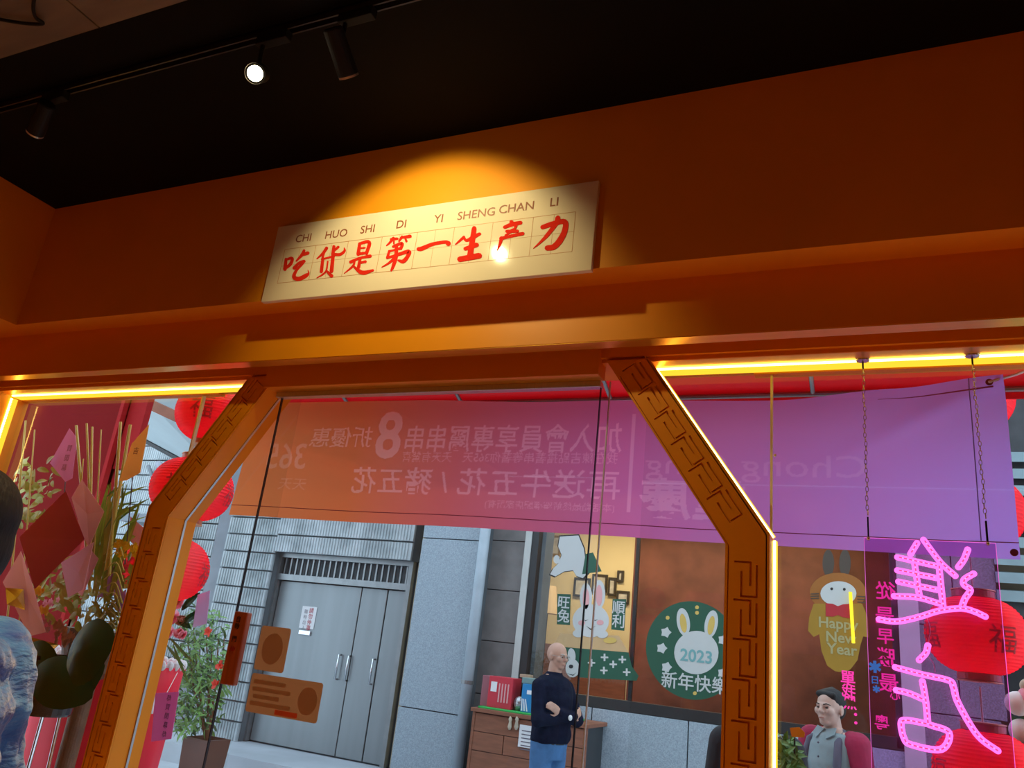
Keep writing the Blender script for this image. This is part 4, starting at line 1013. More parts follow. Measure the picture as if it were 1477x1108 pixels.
for x, y in ((590, 325), (650, 310)): dec(rbt, 'ear', 'white_vinyl', C2(ell(x, y, 28, 66)), 1); dec(rbt, 'inner_ear', 'pink_vinyl', C2(ell(x, y + 5, 15, 48)), 2)
dec(rbt, 'head', 'white_vinyl', C2(ell(612, 432, 84, 76)), 2)
for x, y in ((555, 490), (665, 494)): dec(rbt, 'paw', 'white_vinyl', C2(ell(x, y, 26, 18)), 3)
for x, y in ((570, 442), (655, 440)): dec(rbt, 'cheek', 'pink_vinyl', C2(ell(x, y, 16, 12)), 3)
for x, y in ((588, 425), (632, 424)): dec(rbt, 'eye', 'ink_black', C2([(x - 12, y), (x, y + 5), (x + 12, y), (x, y + 9)]), 3)
dec(rbt, 'mouth', 'ink_black', C2([(590, 455), (612, 468), (634, 455), (612, 475)]), 3)
dec(rbt, 'orange_fruit', 'gold_vinyl', C2(ell(700, 522, 30, 14)), 3)
for x, y in ((675, 600), (757, 610), (615, 625), (715, 632), (672, 660), (777, 668)):
    dec(rbt, 'blanket_cross', 'white_vinyl', C2([(x - 4, y - 17), (x + 4, y - 17), (x + 4, y - 4), (x + 17, y - 3), (x + 17, y + 4), (x + 4, y + 4), (x + 4, y + 17), (x - 4, y + 17), (x - 4, y + 4), (x - 17, y + 3), (x - 17, y - 4), (x - 4, y - 4)]), 1)
for n, (pts, txt, lb) in enumerate((([(458, 308), (520, 310), (516, 452), (456, 448)], '旺兔', 'green plaque decal left of the white rabbit'), ([(712, 332), (775, 332), (766, 478), (706, 472)], '順利', 'green plaque decal right of the white rabbit'))):
    q = C2(pts); g = thing('plaque_decal', P(*q[3], YDC), lb, 'decal', 'green plaque decals')
    dec(g, 'plaque', 'green_vinyl', q, 1)
    for k, chh in enumerate(txt):
        uu = sum(p_[0] for p_ in q) / 4; vv = q[0][1] + (q[3][1] - q[0][1]) * (0.28 + 0.44 * k)
        t = MB(); put_text(t, chh, P(uu, vv, YDC - 0.004), 0.155, ext=0.001, bold=0.012); t.build('lettering', MATS['white_vinyl'], g)
dog = thing('window_decal', P(826, 985, YDC), 'decal of a white dog with a black nose behind the bald man', 'decal')
dec(dog, 'ear', 'white_vinyl', C2(ell(524, 592, 18, 34, rot=-5)), 5); dec(dog, 'face', 'white_vinyl', C2(ell(528, 650, 32, 42)), 6); dec(dog, 'nose', 'ink_black', C2(ell(521, 642, 10, 9)), 7); dec(dog, 'mouth', 'ink_black', C2([(500, 672), (530, 680), (545, 670), (530, 685)]), 7)
rn = thing('window_decal', P(822, 830, YDC), 'decal of a striding white figure carrying a green bag', 'decal')
BD = [(470, 45), (555, 40), (580, 100), (588, 160), (600, 210), (575, 236), (545, 225), (530, 200), (490, 205), (450, 228), (425, 218), (440, 190), (462, 170), (478, 130), (462, 90)]
dec(rn, 'outline', 'ink_black', C2([(512 + (x - 512) * 1.07, 140 + (y - 140) * 1.06) for x, y in BD]), 0); dec(rn, 'body', 'white_vinyl', C2(BD), 1)
dec(rn, 'tail', 'white_vinyl', C2(ell(455, 150, 14, 20)), 1); dec(rn, 'bag', 'green_vinyl', C2([(588, 125), (622, 118), (662, 205), (572, 218)]), 2)
cc = P(998, 937, YDC); rz = (P(998, 866, YDC).z - P(998, 1008, YDC).z) / 2
gc = thing('window_decal', (cc.x, YDC, cc.z - rz), 'round green new year decal with a white rabbit head and 2023', 'decal')
MB().prism([(cc.x + rz * math.cos(k * math.pi / 30), YDC, cc.z + rz * math.sin(k * math.pi / 30)) for k in range(60)], (0, 0.0015, 0)).build('disc', MATS['green_vinyl'], gc)
for x, y, r in ((1037, 437, 8), (1165, 447, -10)):
    dec(gc, 'ear', 'white_vinyl', C2(ell(x, y, 30, 64, rot=-r)), 1); dec(gc, 'inner_ear', 'gold_vinyl', C2(ell(x, y + 6, 15, 44, rot=-r)), 2)
dec(gc, 'rabbit_head', 'white_vinyl', C2(ell(1097, 578, 102, 100)), 2)
for x, y in ((938, 558), (960, 645), (957, 485), (1220, 520), (1218, 672)): dec(gc, 'blossom', 'white_vinyl', C2([(x + (18 if k % 2 else 26) * math.cos(k * math.pi / 5), y + (18 if k % 2 else 26) * math.sin(k * math.pi / 5)) for k in range(10)]), 1)
for x, y in ((1100, 370), (1100, 395), (965, 418), (1090, 765)): dec(gc, 'gold_dot', 'gold_vinyl', C2(ell(x, y, 9, 9, 12)), 1)
t = MB(); put_text(t, '2023', P(1004.5, 946.5, YDC - 0.006), 0.175, ext=0.001, bold=0.02); t.build('lettering', MATS['teal_text'], gc)
t = MB(); put_text(t, '新年快樂', P(1001.5, 985, YDC - 0.004), 0.178, ext=0.001, bold=0.012); t.build('lettering', MATS['white_vinyl'], gc)
# yellow rabbit-hooded figure
C6 = lambda pts: [(1120 + x * 0.16245, 780 + y * 0.16245) for x, y in pts]
yr = thing('window_decal', P(1212, 970, YDC), 'tall yellow rabbit-hooded decal wearing a red bow tie', 'decal')
for x in (460, 608): dec(yr, 'ear', 'dark_ear', C6(ell(x, 200, 52, 120)), 0)
dec(yr, 'hood', 'orange_vinyl', C6(ell(545, 460, 250, 175)), 1)
dec(yr, 'body', 'yellow_vinyl', C6([(330, 560), (760, 560), (810, 680), (820, 860), (770, 850), (745, 930), (720, 1060), (660, 1140), (620, 1165), (560, 1165), (520, 1160), (450, 1110), (400, 980), (380, 830), (330, 855), (280, 800), (290, 680)]), 2)
dec(yr, 'face', 'white_vinyl', C6(ell(550, 470, 160, 110)), 3)
for x, y in ((490, 428), (602, 432)): dec(yr, 'eye', 'ink_black', C6(ell(x, y, 13, 13, 12)), 4)
dec(yr, 'bow_tie', 'red_vinyl', C6([(437, 555), (500, 560), (545, 582), (590, 565), (650, 560), (650, 690), (590, 680), (545, 660), (500, 675), (437, 670)]), 4)
for x, y, dx in ((340, 470, -1), (340, 490, -1), (340, 510, -1), (755, 490, 1), (755, 515, 1), (755, 540, 1)): dec(yr, 'whisker', 'dark_ear', C6([(x - 38, y), (x + 38, y + 4 * dx), (x + 38, y + 10 + 4 * dx), (x - 38, y + 8)]), 3)
for w_, x, y, s_ in (('Happy', 545, 750, 0.145), ('New', 570, 860, 0.145), ('Year', 580, 965, 0.145)):
    q = C6([(x, y)])[0]; t = MB(); put_text(t, w_, P(q[0], q[1], YDC - 0.006), s_, ext=0.001, bold=0.02); t.build('lettering', MATS['pale_text'], yr)
emission('reflection_yellow', (1.0, 0.75, 0.04), 1.6)  # glowing rod painting the reflection of an LED strip
a_, b_ = P(1226.5, 854, 8.90), P(1231, 928, 8.90)
MB().tube([a_, b_], 0.016, 8).build('led_reflection', MATS['reflection_yellow'], None, label='thin yellow streak painting an LED strip reflection over the yellow decal', cat='light')
# ================================================================== wooden cabinet and boxes across the street
Yc = 8.25
cx0, cx1, cz1 = P(683, 1022, Yc).x, P(848, 1040, Yc).x, P(683, 1020, Yc).z
cab_ = thing('plank_cabinet', ((cx0 + cx1) / 2, Yc + 0.3, -0.12), 'reddish brown plank cabinet against the stone wall behind the bald man', 'cabinet')
MB().box(cx0 + 0.02, cx1 - 0.02, Yc + 0.02, 8.86, -0.12, cz1 - 0.03).build('carcass', MATS['dark_frame'], cab_)
MB().bbox(cx0 - 0.02, cx1 + 0.02, Yc - 0.03, 8.88, cz1 - 0.04, cz1, 0.005).build('cabinet_top', MATS['wood_brown'], cab_)
z = cz1 - 0.05; k = 0; random.seed(4)
while z > -0.1:
    h_ = 0.185; sp = cx0 + (cx1 - cx0) * (0.30 if k % 2 else 0.62)
    for a_, b_ in ((cx0 + 0.03, sp - 0.004), (sp + 0.004, cx1 - 0.03)):
        MB().bbox(a_, b_, Yc, Yc + 0.025, max(-0.12, z - h_ + 0.006), z, 0.003).build('plank', MATS['wood_brown'], cab_)
    z -= h_; k += 1
for x in (cx0, cx1 - 0.03): MB().box(x, x + 0.03, Yc - 0.005, Yc + 0.03, -0.12, cz1 - 0.04).build('corner_post', MATS['wood_brown'], cab_)
for u in (736, 745.5):
    p_ = P(u, 1041, Yc - 0.02); q_ = MB(); q_.tube([p_ + Vector((0, 0, 0.06)), p_ + Vector((0, 0, 0.02)), p_, p_ - Vector((0, 0, 0.05)), p_ - Vector((0, 0, 0.08))], [0.008, 0.022, 0.014, 0.024, 0.012], 8)
    q_.build('pull_cord', mat('cord_cream', (0.55, 0.47, 0.35), 0.8, noise=0.2), cab_, smooth=True)
zt_ = cz1
mat('green_mat', (0.03, 0.42, 0.08), 0.5, noise=0.1); mat('box_red', (0.55, 0.03, 0.05), 0.5, noise=0.08); mat('box_blue', (0.01, 0.20, 0.45), 0.5, noise=0.08); mat('silver_bag', (0.55, 0.58, 0.60), 0.2, metal=0.7, noise=0.4, scale=20, bump=0.5, bscale=30)
MB().bbox(cx0 + 0.05, cx1 - 0.15, Yc + 0.0, 8.6, zt_, zt_ + 0.02, 0.004).build('green_tray', MATS['green_mat'], None, label='flat bright green mat on top of the plank cabinet', cat='mat')
xa_, xb2 = P(703, 1000, Yc + 0.05).x, P(738, 1000, Yc + 0.05).x
bx_ = thing('cardboard_box', ((xa_ + xb2) / 2, Yc + 0.15, zt_ + 0.02), 'red printed cardboard box on the plank cabinet', 'box')
MB().bbox(xa_, xb2, Yc + 0.06, Yc + 0.30, zt_ + 0.02, zt_ + 0.335, 0.004).build('carton', MATS['box_red'], bx_)
MB().box(xa_ + 0.03, xa_ + 0.10, Yc + 0.056, Yc + 0.0605, zt_ + 0.18, zt_ + 0.28).build('white_label', MATS['paper_white'], bx_)
for k in range(4): MB().box(xb2 - 0.16 + k * 0.035, xb2 - 0.145 + k * 0.035, Yc + 0.056, Yc + 0.0605, zt_ + 0.08, zt_ + 0.27).build('print_line', MATS['pink_vinyl'], bx_)
MB().bbox(xa_ - 0.10, xa_ - 0.005, Yc + 0.10, Yc + 0.34, zt_ + 0.02, zt_ + 0.33, 0.004).build('cardboard_box', mat('box_dull', (0.30, 0.10, 0.12), 0.6, noise=0.1), None, label='dull red box just left of the red printed box', cat='box')
xa2, xb3 = P(752, 1000, Yc + 0.05).x, P(775, 1000, Yc + 0.05).x
b2 = thing('cardboard_box', ((xa2 + xb3) / 2, Yc + 0.2, zt_ + 0.02), 'blue box with white stripes beside the bald man', 'box')
MB().bbox(xa2, xb3, Yc + 0.06, Yc + 0.30, zt_ + 0.02, zt_ + 0.30, 0.004).build('carton', MATS['box_blue'], b2)
MB().box(xa2 + 0.06, xa2 + 0.14, Yc + 0.056, Yc + 0.0605, zt_ + 0.20, zt_ + 0.24).build('white_label', MATS['paper_white'], b2)
for k in range(3): MB().prism([(xa2 + 0.01 + k * 0.03, Yc + 0.057, zt_ + 0.03), (xa2 + 0.025 + k * 0.03, Yc + 0.057, zt_ + 0.03), (xa2 + 0.015 + k * 0.02, Yc + 0.057, zt_ + 0.15), (xa2 + 0.005 + k * 0.02, Yc + 0.057, zt_ + 0.15)], (0, 0.003, 0)).build('white_stripe', MATS['paper_white'], b2)
MB().bbox(xa2 - 0.02, xb3, Yc + 0.08, Yc + 0.30, zt_ + 0.302, zt_ + 0.36, 0.004).build('cardboard_box', mat('box_teal', (0.16, 0.27, 0.26), 0.6, noise=0.1), None, label='flat teal box lying on the blue box', cat='box')
MB().bbox(xb2 - 0.04, xa2 - 0.03, Yc + 0.32, Yc + 0.42, zt_ + 0.35, zt_ + 0.385, 0.004).box(xb2 + 0.0, xb2 + 0.03, Yc + 0.34, Yc + 0.40, zt_ + 0.0, zt_ + 0.352).build('wooden_rack', mat('pale_wood', (0.45, 0.33, 0.22), 0.6, noise=0.15), None, label='small pale wooden rack between the red and the blue box', cat='rack')
MB().ball(((xb2 + xa2) / 2, Yc + 0.14, zt_ + 0.09), (0.06, 0.05, 0.075), 14, 10).build('foil_bag', MATS['silver_bag'], None, label='crumpled silver bag between the red and the blue box', cat='bag')
pa, pb = P(750, 1045, Yc - 0.01), P(765, 1080, Yc - 0.01)
pn = thing('paper_notice', (pa.x, Yc - 0.01, pb.z), 'white printed sheet pinned to the plank cabinet', 'notice')
MB().box(pa.x, pb.x + 0.06, Yc - 0.012, Yc - 0.008, pb.z, pa.z).build('paper', MATS['paper_white'], pn)
for k in range(6): MB().box(pa.x + 0.03, pb.x + 0.03, Yc - 0.0145, Yc - 0.0118, pa.z - 0.06 - k * 0.035, pa.z - 0.05 - k * 0.035).build('print_line', MATS['print_grey'], pn)
# ================================================================== people
mat('skin', (0.52, 0.29, 0.20), 0.5, noise=0.12, scale=12, bump=0.02); mat('skin_pale', (0.55, 0.36, 0.29), 0.5, noise=0.08, scale=12, bump=0.02)
mat('navy_knit', (0.010, 0.011, 0.026), 0.95, noise=0.3, scale=20, bump=0.25, bscale=60, spec=0.1); mat('jeans_blue', (0.06, 0.17, 0.36), 0.85, noise=0.3, scale=8, bump=0.2, bscale=80)
mat('shirt_sage', (0.24, 0.31, 0.33), 0.85, noise=0.12, scale=8, bump=0.15, bscale=30); mat('maroon', (0.34, 0.012, 0.06), 0.85, noise=0.2, scale=10, bump=0.2, bscale=40); mat('black_cloth', (0.02, 0.02, 0.024), 0.9, noise=0.2, bump=0.2)
mat('vest_trim', (0.10, 0.09, 0.13), 0.85, noise=0.1); mat('hair_black', (0.006, 0.0055, 0.006), 0.7, noise=0.3, scale=60, bump=0.4, bscale=150, stretch=(1, 1, 0.1)); mat('eye_dark', (0.02, 0.015, 0.012), 0.2, noise=0.05); mat('lip', (0.36, 0.13, 0.10), 0.5, noise=0.05); mat('wire_metal', (0.35, 0.33, 0.30), 0.3, metal=0.8, noise=0.05)
mat('denim_fleece', (0.005, 0.045, 0.26), 0.95, color2='3f86c2', scale=11, stretch=(0.7, 0.7, 2.2), bump=1.0, bscale=26, sheen=0.4)
mat('watch_white', (0.7, 0.7, 0.68), 0.3, noise=0.05); mat('belt', (0.015, 0.012, 0.012), 0.4, noise=0.1)
class Rig:
    "body frame: T(front, left, up) in metres from the feet"
    def __init__(s, loc, head):
        s.o = Vector(loc); h = Vector((head[0], head[1], 0)).normalized(); s.f = h; s.l = Vector((-h.y, h.x, 0)); s.u = Vector((0, 0, 1))
    def __call__(s, f, l, u): return s.o + s.f * f + s.l * l + s.u * u
    def R(s): return Matrix((s.f, s.l, s.u)).transposed()
def hand(b, T, wrist, direction, palm_n, side, curl=0.5, k=1.0):
    "palm, four unequal bent fingers and a thumb leaving the side of the palm; all in world space"
    d = Vector(direction).normalized(); n = (Vector(palm_n) - d * Vector(palm_n).dot(d)).normalized(); w = d.cross(n) * side
    pc = Vector(wrist) + d * 0.045 * k
    b.loft([(Vector(wrist), w * 0.026 * k, n * 0.018 * k), (pc, w * 0.040 * k, n * 0.016 * k), (pc + d * 0.045 * k, w * 0.040 * k, n * 0.013 * k)], 14)
    for i, (off, ln) in enumerate(((-0.030, 0.066), (-0.010, 0.076), (0.010, 0.072), (0.029, 0.056))):
        p0_ = pc + d * 0.040 * k + w * off * k; p1 = p0_ + (d + n * 0.25 * curl).normalized() * ln * 0.45 * k; p2 = p1 + (d + n * 1.1 * curl).normalized() * ln * 0.32 * k; p3 = p2 + (d * 0.6 + n * 1.8 * curl).normalized() * ln * 0.25 * k
        b.chain([(p0_, 0.0088 * k), (p1, 0.0083 * k), (p2, 0.0078 * k), (p3, 0.0068 * k)], 8)
    t0 = Vector(wrist) + d * 0.025 * k - w * 0.028 * k; t1 = t0 + (d * 0.6 - w * 0.8 + n * 0.2).normalized() * 0.036 * k; t2 = t1 + (d + n * 0.4 - w * 0.1).normalized() * 0.028 * k
    b.chain([(t0, 0.0115 * k), (t1, 0.0098 * k), (t2, 0.0080 * k)], 8)
def head_shape(b, T, c, yaw=0.0, pitch=0.0, k=1.0):
    "skull, jaw, nose, brow, ears; returns the head frame"
    m = T.R() @ Matrix.Rotation(yaw, 3, 'Z') @ Matrix.Rotation(pitch, 3, 'Y')
    H_ = lambda f, l, u: Vector(c) + m @ Vector((f * k, l * k, u * k))
    b.ball(H_(-0.012, 0, 0.022), Vector((0.096, 0.076, 0.092)) * k, 20, 14, m)
    b.ball(H_(0.014, 0, -0.035), Vector((0.070, 0.060, 0.078)) * k, 20, 12, m)
    b.ball(H_(0.048, 0, -0.085), Vector((0.030, 0.036, 0.024)) * k, 14, 8, m)
    b.ball(H_(0.078, 0, 0.012), Vector((0.014, 0.050, 0.012)) * k, 14, 8, m)
    b.chain([(H_(0.084, 0, 0.008), 0.008 * k), (H_(0.100, 0, -0.026), 0.0125 * k)], 10)
    for s_ in (-1, 1):
        b.ball(H_(0.090, s_ * 0.012, -0.030), 0.009 * k, 10, 6)
        b.ball(H_(0.056, s_ * 0.040, -0.022), Vector((0.030, 0.026, 0.026)) * k, 12, 8, m)
        b.ball(H_(-0.010, s_ * 0.078, -0.008), Vector((0.018, 0.009, 0.032)) * k, 12, 8, m); b.ball(H_(-0.002, s_ * 0.079, -0.028), Vector((0.010, 0.007, 0.014)) * k, 10, 6, m)
    b.ball(H_(0.079, 0, -0.060), Vector((0.013, 0.024, 0.006)) * k, 12, 6, m); b.ball(H_(0.077, 0, -0.069), Vector((0.012, 0.020, 0.006)) * k, 12, 6, m)
    return H_, m
def face_parts(root, H_, m, brow='hair_black', k=1.0):
    for s_ in (-1, 1):
        MB().ball(H_(0.0765, s_ * 0.031, -0.004), Vector((0.007, 0.0125, 0.0052)) * k, 12, 8, m).build('eye', MATS['eye_dark'], root, smooth=True)
        MB().chain([(H_(0.090, s_ * 0.016, 0.014), 0.0032 * k), (H_(0.086, s_ * 0.034, 0.019), 0.0034 * k), (H_(0.070, s_ * 0.052, 0.014), 0.002 * k)], 8).build('eyebrow', MATS[brow], root, smooth=True)
    MB().ball(H_(0.0885, 0, -0.0645), Vector((0.005, 0.022, 0.0042)) * k, 12, 6, m).build('mouth', MATS['lip'], root, smooth=True)
def arm_pts(sh, el, wr, r=(0.052, 0.043, 0.028)): return [(sh, r[0]), (el, r[1]), (wr, r[2])]
def torso_rings(T, s, g=0.0, waist=0.155, chest=0.175, depth=0.115, lo=0.90, hi=1.46, belly=0.0):
    out = []
    for u, w, d, f in ((lo, waist + 0.01, depth, 0), (1.00, waist, depth + belly, belly * 0.4), (1.12, waist + 0.005, depth + belly * 0.8, belly * 0.4), (1.27, chest, depth + 0.008, 0.005), (1.38, chest + 0.005, depth - 0.012, 0), (1.45, chest * 0.78, depth * 0.66, -0.008), (1.485, 0.075, 0.062, -0.01)):
        out.append((T(f * s, 0, u * s), T.l * (w + g) * s, T.f * (d + g) * s))
    return out
def legs(b, T, s, g=0.0, spread=0.10):
    b.loft([(T(0, 0, 0.80 * s), T.l * (0.155 + g) * s, T.f * (0.105 + g) * s), (T(0, 0, 0.92 * s), T.l * (0.170 + g) * s, T.f * (0.118 + g) * s), (T(0, 0, 1.0 * s), T.l * (0.158 + g) * s, T.f * (0.112 + g) * s)], 20)
    for sd in (-1, 1):
        b.chain([(T(0, sd * 0.085 * s, 0.86 * s), (0.085 + g) * s), (T(0.01, sd * spread * s, 0.48 * s), (0.058 + g) * s), (T(-0.005, sd * (spread + 0.01) * s, 0.30 * s), (0.055 + g) * s), (T(-0.02, sd * (spread + 0.01) * s, 0.085 * s), (0.038 + g) * s)], 14)
def feet(b, T, s, spread=0.11):
    for sd in (-1, 1): b.chain([(T(-0.04, sd * spread * s, 0.042 * s), 0.040 * s), (T(0.09, sd * (spread + 0.015) * s, 0.036 * s), 0.035 * s), (T(0.16, sd * (spread + 0.02) * s, 0.03 * s), 0.028 * s)], 12)
G0 = -0.12
# ---------------------------------------------------------- bald man with crossed arms
p = P(798, 1000, 7.25)
T = Rig((p.x, 7.25, G0), (0.93, -0.38)); s = 1.05
man = thing('person', T(0, 0, 0), 'bald man in glasses, navy sweater and blue jeans standing with crossed arms', 'person')
b = MB()
sh = [T(-0.01, sd * 0.175 * s, 1.375 * s) for sd in (-1, 1)]; el = [T(0.085, -0.25 * s, 1.11 * s), T(0.085, 0.25 * s, 1.12 * s)]
wr = [T(0.225, 0.060 * s, 1.165 * s), T(0.185, -0.090 * s, 1.185 * s)]
b.loft(torso_rings(T, s)); legs(b, T, s); feet(b, T, s)
b.chain([(T(-0.012, 0, 1.44 * s), 0.066), (T(0.005, 0, 1.56 * s), 0.062)], 14)
for i in (0, 1): b.chain(arm_pts(sh[i], el[i], wr[i]), 12)
hand(b, T, wr[0], T.l * 0.9 + T.u * 0.35 - T.f * 0.2, -T.f, 1, 0.7); hand(b, T, wr[1], -T.l * 0.9 + T.u * 0.45 - T.f * 0.1, T.f * -1, -1, 0.7)
H_, m = head_shape(b, T, T(0.016, 0, 1.632 * s), yaw=0.05, pitch=0.02, k=1.05)
remesh_body(b, 0.0075, 3).build('body', MATS['skin'], man, smooth=True)
face_parts(man, H_, m, 'wire_metal', 1.05)
gl = MB()
for s_ in (-1, 1):
    gl.tube([H_(0.094 + 0.002 * math.cos(a_), s_ * 0.034 + 0.022 * math.cos(a_), -0.003 + 0.015 * math.sin(a_)) for a_ in [q * math.pi / 8 for q in range(16)]], 0.0016, 6, closed=True)
    gl.tube([H_(0.090, s_ * 0.056, 0.0), H_(0.05, s_ * 0.078, 0.002), H_(-0.012, s_ * 0.084, 0.004)], 0.0016, 6)
gl.tube([H_(0.096, -0.012, 0.0), H_(0.100, 0, 0.003), H_(0.096, 0.012, 0.0)], 0.0016, 6); gl.build('glasses', MATS['wire_metal'], man)
b = MB(); b.loft(torso_rings(T, s, 0.024, lo=0.93, belly=0.02)[:-1] + [(T(-0.012, 0, 1.475 * s), T.l * 0.092, T.f * 0.078), (T(-0.008, 0, 1.50 * s), T.l * 0.072, T.f * 0.070)])
for i in (0, 1): b.chain([(sh[i], 0.070), (sh[i].lerp(el[i], 0.5), 0.066), (el[i], 0.062), (wr[i].lerp(el[i], 0.02), 0.040)], 14)
b.chain([(T(0.03, -0.1, 1.0 * s), 0.11), (T(0.03, 0.1, 1.0 * s), 0.11)], 14)
remesh_body(b, 0.0095, 4).build('sweater', MATS['navy_knit'], man, smooth=True)
b = MB(); legs(b, T, s, 0.016); remesh_body(b, 0.011, 3).build('jeans', MATS['jeans_blue'], man, smooth=True)
b = MB(); b.loft([(T(0, 0, 0.925 * s), T.l * 0.190, T.f * 0.140), (T(0, 0, 0.955 * s), T.l * 0.189, T.f * 0.139)], 28); b.build('belt', MATS['belt'], man)
b = MB(); b.chain([(T(0.0 - 0.03, sd * 0.11 * s, 0.05), 0.045) for sd in (-1,)] + [(T(0.15, -0.125 * s, 0.035), 0.036)], 12)
b2_ = MB(); b2_.chain([(T(-0.03, 0.11 * s, 0.05), 0.045), (T(0.15, 0.125 * s, 0.035), 0.036)], 12)
b.build('shoe', MATS['belt'], man, smooth=True); b2_.build('shoe', MATS['belt'], man, smooth=True)
wp = wr[0].lerp(el[0], 0.22)
MB().ball(wp + T.f * 0.043, Vector((0.012, 0.026, 0.024)), 14, 8, T.R()).build('watch', MATS['watch_white'], man, smooth=True)
# ---------------------------------------------------------- man in maroon sleeves and sage shirt
p = P(1201, 1040, 6.1)
T = Rig((p.x, 6.1, G0), (-0.62, -0.78)); s = 0.985
mn = thing('person', T(0, 0, 0), 'dark-haired man in a sage shirt with maroon sleeves looking left', 'person')
b = MB(); sh = [T(-0.01, sd * 0.185 * s, 1.40 * s) for sd in (-1, 1)]; el = [T(0.02, -0.255 * s, 1.10 * s), T(0.0, 0.255 * s, 1.10 * s)]; wr = [T(0.22, -0.19 * s, 1.03 * s), T(0.20, 0.16 * s, 1.00 * s)]
b.loft(torso_rings(T, s)); legs(b, T, s); feet(b, T, s); b.chain([(T(-0.012, 0, 1.43 * s), 0.060), (T(0.008, 0, 1.54 * s), 0.056)], 14)
for i in (0, 1): b.chain(arm_pts(sh[i], el[i], wr[i]), 12)
hand(b, T, wr[0], T.f + T.l * 0.3, -T.u, 1, 0.6); hand(b, T, wr[1], T.f - T.l * 0.3, -T.u, -1, 0.6)
H_, m = head_shape(b, T, T(0.024, 0, 1.610 * s), yaw=0.12, pitch=-0.06, k=1.06)
remesh_body(b, 0.0065, 3).build('body', MATS['skin_pale'], mn, smooth=True); face_parts(mn, H_, m, k=1.06)
b = MB(); b.ball(H_(-0.022, 0, 0.040), Vector((0.099, 0.086, 0.089)), 20, 14, m); b.ball(H_(-0.050, 0, 0.000), Vector((0.062, 0.078, 0.075)), 18, 12, m); b.chain([(H_(0.045, 0.055, 0.075), 0.020), (H_(0.05, -0.045, 0.078), 0.022), (H_(-0.05, -0.02, 0.105), 0.03)], 12)
remesh_body(b, 0.007, 3).build('hair', MATS['hair_black'], mn, smooth=True)
b = MB(); b.loft(torso_rings(T, s, 0.022, lo=0.88)[:-1] + [(T(-0.012, 0, 1.465 * s), T.l * 0.088, T.f * 0.075), (T(-0.01, 0, 1.485 * s), T.l * 0.068, T.f * 0.066)])
remesh_body(b, 0.0095, 3).build('shirt', MATS['shirt_sage'], mn, smooth=True)
for i in (0, 1):
    b = MB(); sd = -1 if i == 0 else 1
    b.chain([(T(-0.035, sd * 0.125 * s, 1.415 * s), 0.070), (sh[i] + T.l * sd * 0.005, 0.086), (sh[i].lerp(el[i], 0.5) + T.l * sd * 0.008, 0.072), (el[i], 0.064), (wr[i].lerp(el[i], 0.1), 0.044)], 16)
    remesh_body(b, 0.0085, 3).build('sleeve', MATS['maroon'], mn, smooth=True)
    b = MB(); b.tube([T(-0.02, sd * 0.075, 1.475 * s), T(0.085, sd * 0.115, 1.40 * s), T(0.125, sd * 0.135, 1.27 * s), T(0.135, sd * 0.14, 1.10 * s), T(0.14, sd * 0.14, 0.92 * s)], [0.016, 0.026, 0.026, 0.024, 0.022], 10); b.build('vest_edge', MATS['vest_trim'], mn, smooth=True)
    b = MB(); b.prism([T(0.062, sd * 0.010, 1.475 * s), T(0.050, sd * 0.075, 1.490 * s), T(0.085, sd * 0.085, 1.445 * s), T(0.108, sd * 0.040, 1.415 * s)], T.f * 0.008 + T.u * 0.004); b.build('collar', MATS['shirt_sage'], mn)
for k in range(4): MB().ball(T(0.1385 + 0.002 * k, 0, (1.39 - 0.085 * k) * s), 0.0065, 8, 6).build('button', MATS['vest_trim'], mn, smooth=True)
b = MB(); legs(b, T, s, 0.016); remesh_body(b, 0.012, 3).build('trousers', MATS['black_cloth'], mn, smooth=True)
nt2_ = thing('folded_paper', T(0.30, 0.0, 1.02), 'white paper held in the hands of the man in maroon sleeves', 'paper')
MB().prism([T(0.24, -0.13, 1.03), T(0.36, -0.11, 1.02), T(0.36, 0.05, 1.03), T(0.24, 0.04, 1.05)], (0, 0, 0.004)).build('sheet', MATS['paper_white'], nt2_)
# ---------------------------------------------------------- person in black, mostly behind the right carved post
p = P(1092, 1030, 4.75); T = Rig((p.x, 4.75, G0), (0.35, 0.94)); s = 0.98
pb_ = thing('person', T(0, 0, 0), 'person in black mostly hidden behind the right carved post', 'person')
b = MB(); sh = [T(-0.01, sd * 0.185 * s, 1.40 * s) for sd in (-1, 1)]; el = [T(0.0, -0.25 * s, 1.12 * s), T(0.0, 0.25 * s, 1.12 * s)]; wr = [T(0.12, -0.30 * s, 0.98 * s), T(0.16, 0.24 * s, 0.95 * s)]
b.loft(torso_rings(T, s)); legs(b, T, s); feet(b, T, s); b.chain([(T(-0.012, 0, 1.43 * s), 0.054), (T(0.008, 0, 1.54 * s), 0.050)], 14)
for i in (0, 1): b.chain(arm_pts(sh[i], el[i], wr[i]), 12)
hand(b, T, wr[0], T.f - T.u * 0.3, T.l, 1, 0.6); hand(b, T, wr[1], T.f - T.u * 0.3, -T.l, -1, 0.6)
H_, m = head_shape(b, T, T(0.02, 0, 1.622 * s)); remesh_body(b, 0.009, 3).build('body', MATS['skin_pale'], pb_, smooth=True); face_parts(pb_, H_, m)
b = MB(); b.ball(H_(-0.022, 0, 0.035), Vector((0.100, 0.086, 0.092)), 20, 14, m); b.ball(H_(-0.050, 0, -0.02), Vector((0.068, 0.08, 0.085)), 18, 12, m); remesh_body(b, 0.009, 3).build('hair', MATS['hair_black'], pb_, smooth=True)
b = MB(); b.loft(torso_rings(T, s, 0.03, lo=0.86)[:-1] + [(T(-0.012, 0, 1.475 * s), T.l * 0.085, T.f * 0.075)])
for i in (0, 1): b.chain([(sh[i], 0.090), (sh[i].lerp(el[i], 0.9), 0.072)], 14)
